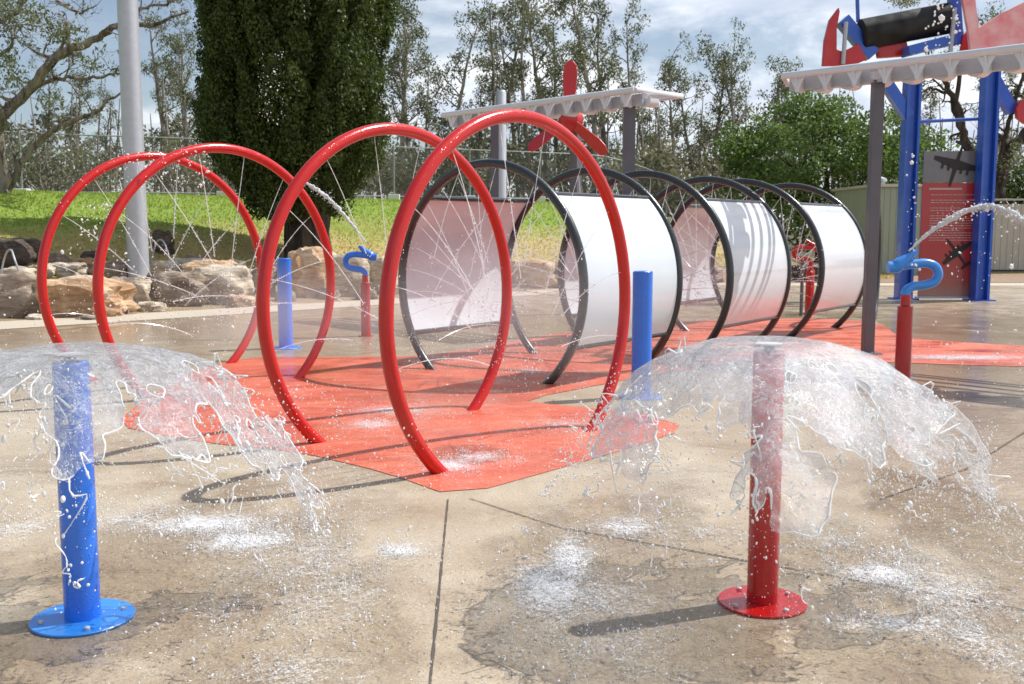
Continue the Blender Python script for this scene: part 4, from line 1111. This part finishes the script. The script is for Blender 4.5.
        rt = g.uniform(.0013, .0032); rims.tube(tr, [rt*(.35+.65*math.sin(math.pi*min(1, (q_+.7)/m)))*(1+.45*math.sin(q_*1.9+ph)) for q_ in range(m)], 6)
        for e_ in (tr[0], tr[-1]): dropP.append(e_+Vector(g.normal(size=3))*.012); dropR.append(rt*g.uniform(1.1, 1.9)); dropD.append(dv)
    rims.build('water_strings', M['drop'], o)['kind'] = 'stuff'
    # falling drops of the curtain and bigger loose ones
    n = 9500; a = g.uniform(0, 6.283, n); kf = np.array([keepf(x) for x in a]); r = kf+np.abs(g.normal(size=n))*.17+g.uniform(-.12, .05, n); r = np.clip(r, .1, 1.25)
    cl_ = np.array([noise.noise(Vector((math.cos(x)*3, math.sin(x)*3, y*3))+sd_) for x, y in zip(a, r)]); ok = cl_ > -.12+.25*g.normal(size=n)*.5; a, r = a[ok], r[ok]; n = len(a)
    z = ztop+Tn*r-kk*r*r+g.normal(size=n)*.07; P = np.stack([r*np.cos(a), r*np.sin(a), np.maximum(z, g.uniform(.004, .12, n))], 1)
    rad = np.minimum(.0065, .0007+.0015*g.exponential(.55, n)); vd = np.stack([np.cos(a)*.6, np.sin(a)*.6, -1.6*np.ones(n)], 1)+g.normal(size=(n, 3))*.3
    pr = [drops(P, rad, g.uniform(1, 1.9, n), vd, 0)]
    if dropP: pr.append(drops(np.array([p[:] for p in dropP]), np.array(dropR), g.uniform(1, 2.0, len(dropP)), np.array([d[:] for d in dropD]), 1))
    V, F = joinm(pr); c = link('water_drops', quick('water_drops', V, F, M['drop'], True), parent=o); c['kind'] = 'stuff'
    return o
def keep4(a):       # a=0 points to the right of the picture, -pi/2 towards the camera
    return .68+.11*max(0, math.cos(a+.15))**1.5-.08*max(0, math.cos(a+math.pi/2-.25))**2+.03*math.sin(a*3)
def keep1(a):
    return .62+.10*max(0, math.cos(a))-.13*max(0, math.cos(a+math.pi/2))+.04*math.sin(a*4+1)
bell(P4, 1.035, .36, 1.20, keep4, 3, 'big clear dome of water spilling over the dark red post', Rmax=1.02)
bell(P1, 1.015, .40, 1.15, keep1, 8, 'clear sheet of water fanning over the nearest blue post', Rmax=.95)

# ground splashes: beads, crowns and froth where the water lands
def splash(name, label, spots, n, seed, hgt=.05):
    g = np.random.default_rng(seed); parts = []; wsum = sum(s[4] for s in spots)
    for (px, py, wx, wy, wt_) in spots:
        m = int(n*wt_/wsum); c = G(px, py); sx_ = c.y/FPX; q = g.normal(size=(m, 2)); x = c.x+q[:, 0]*wx*sx_*.5; yy = G(px, py-wy).y-c.y; y = c.y+q[:, 1]*max(.06, yy*.5)
        nz = np.array([noise.noise(Vector((a*11, b_*5, seed))) for a, b_ in zip(x, y)]); ok = nz > -.05+g.normal(size=m)*.18; x, y = x[ok], y[ok]; m = len(x)
        z = .003+np.abs(g.normal(size=m))**1.6*hgt*.4; rad = np.minimum(.006, .0007+.0010*g.exponential(.8, m))*(1+.06*(c.y-4))
        vd = g.normal(size=(m, 3)); vd[:, 2] = np.abs(vd[:, 2])*1.5; parts.append(drops(np.stack([x, y, z], 1), rad, g.uniform(.6, 3.2, m), vd, 0))
    V, F = joinm(parts); o = link(name, quick(name, V, F, M['foam'], True)); tag(o, label, 'water splash', kind='stuff'); return o
splash('water_splash', 'white water breaking on the slab below the right dome', [(570, 560, 40, 40, 3), (550, 590, 70, 50, 3.5), (625, 528, 60, 22, 2), (700, 534, 120, 14, 1.2), (600, 600, 120, 60, 2.5), (880, 575, 90, 22, 3.5), (835, 545, 60, 20, 1.6), (940, 590, 110, 60, 4), (900, 620, 120, 30, 3), (980, 640, 70, 60, 2.5), (860, 590, 60, 26, 1.2), (620, 650, 110, 60, 2), (530, 640, 90, 60, 1.4), (700, 650, 200, 70, 1.0)], 30000, 31)
splash('water_splash', 'white water breaking on the slab around the nearest blue post', [(205, 525, 120, 22, 3.5), (245, 540, 90, 24, 3.5), (130, 520, 80, 24, 2), (20, 530, 60, 20, 1.5), (310, 560, 110, 60, 4), (330, 600, 120, 60, 3), (400, 552, 50, 14, 1.6), (240, 615, 110, 60, 1.6), (150, 500, 200, 60, 1.5), (60, 470, 120, 40, 1.5), (300, 670, 160, 50, 1.5), (330, 510, 60, 60, 2)], 27000, 33)
splash('water_splash', 'foam and ripples on the red surfacing around the hoop feet', [(450, 467, 44, 16, 2.4), (480, 460, 60, 14, 2), (372, 425, 50, 10, 1.6), (400, 410, 90, 10, 1.6), (560, 425, 60, 10, 1.4), (500, 440, 160, 20, 1.6), (320, 395, 60, 8, .8), (530, 372, 40, 5, 1), (520, 350, 70, 14, 1.4), (560, 385, 120, 14, 1), (215, 310, 60, 10, 1), (700, 340, 60, 8, 1), (640, 350, 90, 8, 1), (960, 358, 120, 5, 1.2), (910, 345, 60, 4, .5)], 14000, 35, .04)
splash('water_splash', 'white splashes over the rocks at the far left edge', [(18, 305, 36, 24, 3), (220, 312, 30, 14, 1)], 1500, 37, .3)

def mk_film():
    t = NT('foam film'); p = t.pos(); at_ = t.n('ShaderNodeAttribute'); at_.attribute_name = 'dens'
    n1 = t.noise(p, 75, 4, .75, 1.0); n2 = t.noise(p, 9, 5, .65, .8)
    v = t.n('ShaderNodeTexVoronoi', feature='DISTANCE_TO_EDGE'); t.l(p, v.inputs['Vector']); v.inputs['Scale'].default_value = 42
    lace = t.mr(t.math('ABSOLUTE', t.math('SUBTRACT', t.noise(p, 26, 6, .7, 1.6), .5)), 0, .05, .22, 0)
    k = t.math('ADD', t.math('ADD', n1, lace), t.math('ADD', t.math('MULTIPLY', n2, .5), t.math('MULTIPLY', at_.outputs['Fac'], .50)))
    a = t.mr(k, 1.06, 1.32, 0, .80)
    tr = t.n('ShaderNodeBsdfTransparent'); w_ = t.bsdf((.9, .91, .93), .18, 0, t.bump(n1, .6, .01))
    wa = t.n('ShaderNodeAttribute'); wa.attribute_name = 'wet'
    hb = t.bump(t.noise(p, 13, 4, .6, 1.2), .9, .017); hb = t.bump(t.noise(p, 38, 3, .6, .8), .5, .004, hb)
    gl = t.n('ShaderNodeBsdfGlossy'); gl.inputs['Roughness'].default_value = .05; t.l(hb, gl.inputs['Normal'])
    fr = t.n('ShaderNodeFresnel'); fr.inputs['IOR'].default_value = 1.33; t.l(hb, fr.inputs['Normal'])
    tw = t.n('ShaderNodeBsdfTransparent'); t.l(t.mix(wa.outputs['Fac'], (1, 1, 1), (.97, .95, .92)), tw.inputs[0])
    base = t.mixs(t.math('MULTIPLY', t.math('ADD', fr.outputs[0], .02), t.mr(wa.outputs['Fac'], .15, .5, 0, .6)), tw.outputs[0], gl.outputs[0])
    return t.done(t.mixs(a, base, w_))
M['film'] = mk_film()
FS = [(570, 560, 40, 40, 3), (550, 590, 70, 50, 3), (625, 528, 60, 18, 2.5), (700, 534, 120, 14, 1.6), (600, 600, 120, 60, 1.6), (880, 575, 90, 18, 3.5), (835, 545, 60, 20, 1.6), (940, 590, 110, 60, 2), (900, 625, 140, 22, 2.2), (980, 645, 70, 60, 2), (620, 650, 110, 50, 1.4),
      (205, 525, 120, 18, 3), (245, 542, 90, 20, 3), (130, 520, 80, 20, 2), (20, 530, 60, 18, 2), (310, 560, 110, 50, 1.6), (330, 600, 120, 60, 1.5), (400, 552, 50, 12, 3), (240, 615, 110, 50, 1), (300, 672, 160, 40, 1.5), (450, 467, 44, 12, 3), (480, 458, 50, 10, 2.5), (372, 425, 50, 8, 2.5), (395, 411, 80, 8, 2.5), (560, 425, 60, 8, 2), (530, 372, 30, 4, 3), (960, 358, 130, 5, 3), (680, 500, 160, 40, 1)]
xs_, ys_ = np.linspace(-3.2, 6.5, 160), np.linspace(2.9, 15, 200); XX, YY = np.meshgrid(xs_, ys_); D = np.zeros_like(XX)
for (px, py, wx, wy, wt_) in FS:
    c = G(px, py); sx_ = c.y/FPX; ry = max(.07, abs(G(px, py-wy*.5).y-c.y)); rx = wx*.5*sx_
    D = np.maximum(D, min(1, wt_/3)*np.exp(-.5*(((XX-c.x)/(rx*.9))**2+((YY-c.y)/(ry*.9))**2)))
Wt = np.zeros_like(XX)
for (px, py, wx, wy) in [(620, 590, 260, 150), (900, 600, 260, 150), (760, 640, 300, 90), (180, 560, 300, 130), (300, 620, 220, 130), (60, 640, 160, 90), (640, 520, 180, 50), (960, 520, 160, 90), (470, 455, 80, 18)]:
    c = G(px, py); ry = max(.07, abs(G(px, py-wy*.5).y-c.y)); rx = wx*.5*c.y/FPX
    Wt = np.maximum(Wt, np.exp(-.5*(((XX-c.x)/rx)**2+((YY-c.y)/ry)**2)*1.6))
Wn = np.array([noise.noise(Vector((a*1.6, b_*1.6, 5)))+.5*noise.noise(Vector((a*5, b_*5, 5))) for a, b_ in zip(XX.ravel(), YY.ravel())]).reshape(XX.shape)
Wt = np.clip((Wt-.30+Wn*.35)*2.2, 0, 1); D2 = np.maximum(D, Wt)
nx_ = len(xs_); me = quick('foam_film', np.stack([XX, YY, np.full_like(XX, .0085)], 2).reshape(-1, 3), np.array([(j*nx_+i, j*nx_+i+1, (j+1)*nx_+i+1, (j+1)*nx_+i) for j in range(len(ys_)-1) for i in range(nx_-1) if D2[j:j+2, i:i+2].max() > .03]), M['film'])
at_ = me.attributes.new('dens', 'FLOAT', 'POINT'); at_.data.foreach_set('value', D.reshape(-1).astype(np.float32))
at_ = me.attributes.new('wet', 'FLOAT', 'POINT'); at_.data.foreach_set('value', Wt.reshape(-1).astype(np.float32))
tag(link('foam_film', me), 'thin film of rippled water and white foam on the slab', 'foam', kind='stuff')
# loose drops in the air
def cloud(name, label, boxes, seed, mat='drop'):
    g = np.random.default_rng(seed); parts = []
    for (x0, y0, x1, y1, Y0, Y1, n, r0) in boxes:
        P = np.array([at(g.uniform(x0, x1), g.uniform(y0, y1), g.uniform(Y0, Y1))[:] for _ in range(n)])
        cl_ = np.array([noise.noise(Vector(p*3.0)+Vector((seed, 0, 0))) for p in P]); ok = (cl_+g.normal(size=n)*.15 > -.05) & (P[:, 2] > .01); P = P[ok]; n = len(P)
        rad = np.minimum(r0*2.6, r0*(.45+.6*g.exponential(.6, n))); vd = g.normal(size=(n, 3)); vd[:, 2] -= 1.2; parts.append(drops(P, rad, g.uniform(1, 1.9, n), vd, 0))
    V, F = joinm(parts); o = link(name, quick(name, V, F, M[mat], True)); tag(o, label, 'water drops', kind='stuff')
cloud('water_drops', 'loose bright drops flying between the posts and hoops', [
    (0, 420, 430, 520, 3.3, 4.8, 700, .0025), (240, 380, 340, 560, 4.2, 5., 900, .0035), (560, 430, 760, 600, 3.6, 5.0, 900, .0028), (860, 420, 1000, 600, 3.8, 4.8, 1400, .0034), (780, 480, 1024, 684, 3.2, 4.4, 900, .0025),
    (440, 330, 600, 480, 6.5, 9.5, 900, .0035), (55, 560, 140, 640, 3.6, 4.2, 40, .004), (735, 430, 800, 620, 3.8, 4.2, 120, .004), (0, 290, 240, 345, 5, 9, 250, .004), (60, 150, 130, 330, 8.5, 11, 260, .006), (930, 230, 1024, 420, 5, 9, 200, .004)], 51)
cloud('water_drops', 'fine bright drops in the air around the tunnels and upper tower', [
    (400, 230, 560, 380, 9, 12, 1500, .004), (640, 240, 720, 350, 11, 14, 700, .005), (925, 0, 960, 55, 15, 18, 90, .02), (780, 250, 830, 310, 13, 16, 200, .006), (258, 50, 285, 125, 9, 11, 240, .0036), (120, 150, 210, 190, 8.5, 10, 200, .0075), (905, 150, 920, 270, 9, 10, 40, .008), (80, 200, 110, 240, 8.5, 9.5, 140, .007)], 53)

# thin jets inside hoops
def jets(cx_, cy_, ang, Rr, zc, label, seed, n=13, r=.0030, reach=(.75, 1.05), lo=-25, hi=205, tgt=0.):
    g = np.random.default_rng(seed); b = MB(); u = Vector((math.cos(ang), math.sin(ang), 0)); c = Vector((cx_, cy_, zc)); P = []
    for k in range(n):
        t = R(lo+(hi-lo)*(k+.5)/n); s0 = c+(u*math.cos(t)+Vector((0, 0, math.sin(t))))*(Rr-.045)
        off = Vector(g.normal(size=3))*.07; e = c+off+Vector((0, 0, tgt)); d = e-s0; L = d.length*g.uniform(*reach)*.82; d.normalize(); m = 14; pts = []; drop = .20*g.uniform(.5, 1.3)
        for q in range(m):
            f = q/(m-1); pts.append(s0+d*L*f-Vector((0, 0, drop*f*f)))
        b.tube(pts, [r*(.9+.6*f_+.35*math.sin(f_*40+k)) for f_ in np.linspace(0, 1, m)], 5)
        for q in range(60):
            f = g.uniform(.45, 1.5); P.append((s0+d*L*f-Vector((0, 0, drop*f*f))+Vector(g.normal(size=3))*.02*f)[:])
    o = b.build('water_jets', M['jet'], loc=(cx_, cy_, 0)); tag(o, label, 'water jets', 'thin jets inside the hoops', 'stuff')
    P = np.array(P)-np.array([cx_, cy_, 0]); P = P[P[:, 2] > 0]
    V, F = drops(P, r*(.6+.7*g.exponential(.6, len(P))), g.uniform(1, 2, len(P)), g.normal(size=(len(P), 3))+np.array([0, 0, -1.5]), 0); link('jet_drops', quick('jet_drops', V, F, M['foam'], True), parent=o)['kind'] = 'stuff'
jl = {'A': 'leftmost', 'B': 'second', 'C': 'third', 'D': 'nearest'}
for i, (k, (x, y, a)) in enumerate(HO.items()): jets(x, y, a, RR, ZR, f'thin white water jets crossing inside the {jl[k]} red hoop', 60+i, 10, .0025 if k in 'CD' else .0034, (.6, 1.02))
on = ['first', 'second', 'third', 'fourth', 'fifth', 'sixth']
for i, (x, y, a) in enumerate(KO): jets(x, y, a, RK, ZK, f'thin white water jets meeting inside the {on[i]} black hoop', 70+i, 18, .0034, (.85, 1.1), tgt=.05)

# cannon streams
def stream(pts, rs, label, seed, nd=260):
    g = np.random.default_rng(seed); P = bez(pts, 10); n = len(P); ra = np.interp(np.linspace(0, 1, n), np.linspace(0, 1, len(rs)), rs)
    O = P[0].copy(); b = MB()
    for s_ in range(3):
        b.tube([p-O+Vector(g.normal(size=3))*ra[i]*.22 for i, p in enumerate(P)], [ra[i]*(.62+.12*math.sin(i*1.7+s_)) for i in range(n)], 6)
    o = b.build('water_stream', M['foam']); o.location = O; tag(o, label, 'water stream')
    idx = g.integers(n//4, n, nd); Q = np.array([(P[i]-O)[:] for i in idx])+g.normal(size=(nd, 3))*ra[idx][:, None]*1.3; V, F = drops(Q, ra[idx]*.11*(.5+g.exponential(.6, nd)), g.uniform(1, 2, nd), g.normal(size=(nd, 3)), 0)
    link('stream_drops', quick('stream_drops', V, F, M['foam'], True), parent=o)['kind'] = 'stuff'
Yn = W2.location.y
stream([at(909, 251, Yn), at(930, 232, Yn), at(950, 219, Yn), at(972, 209, Yn), at(992, 207, Yn-.1), at(1012, 214, Yn-.2), at(1040, 232, Yn-.3)], [.012, .026, .034, .034, .034, .045, .06], 'bright arc of water from the right water cannon', 81, 260)
Yn = W1.location.y
stream([at(366, 242, Yn), at(350, 222, Yn), at(335, 205, Yn), at(318, 190, Yn), at(300, 180, Yn)], [.014, .028, .034, .034, .02], 'slanting stream of water from the far water cannon', 82, 200)

# fine mist hanging in the tunnels
def mist(c, s_, dens, label):
    import bmesh
    bm = bmesh.new(); bmesh.ops.create_icosphere(bm, subdivisions=3, radius=1.); me = bpy.data.meshes.new('mist'); bm.to_mesh(me); bm.free(); me.materials.append(mk_mist('mist', dens))
    o = link('mist', me, loc=c); o.scale = s_; tag(o, label, 'mist', kind='stuff')
mist((-2.2, 10.6, .6), (1.5, 1.2, .59), .25, 'pale mist low inside the two left red hoops')
mist((.0, 9.6, .75), (1.5, 1.6, .74), .26, 'pale mist drifting in front of the nearest tunnel')
mist((1.9, 12.6, .75), (1.1, 1.1, .74), .5, 'pale mist in the middle of the second tunnel')
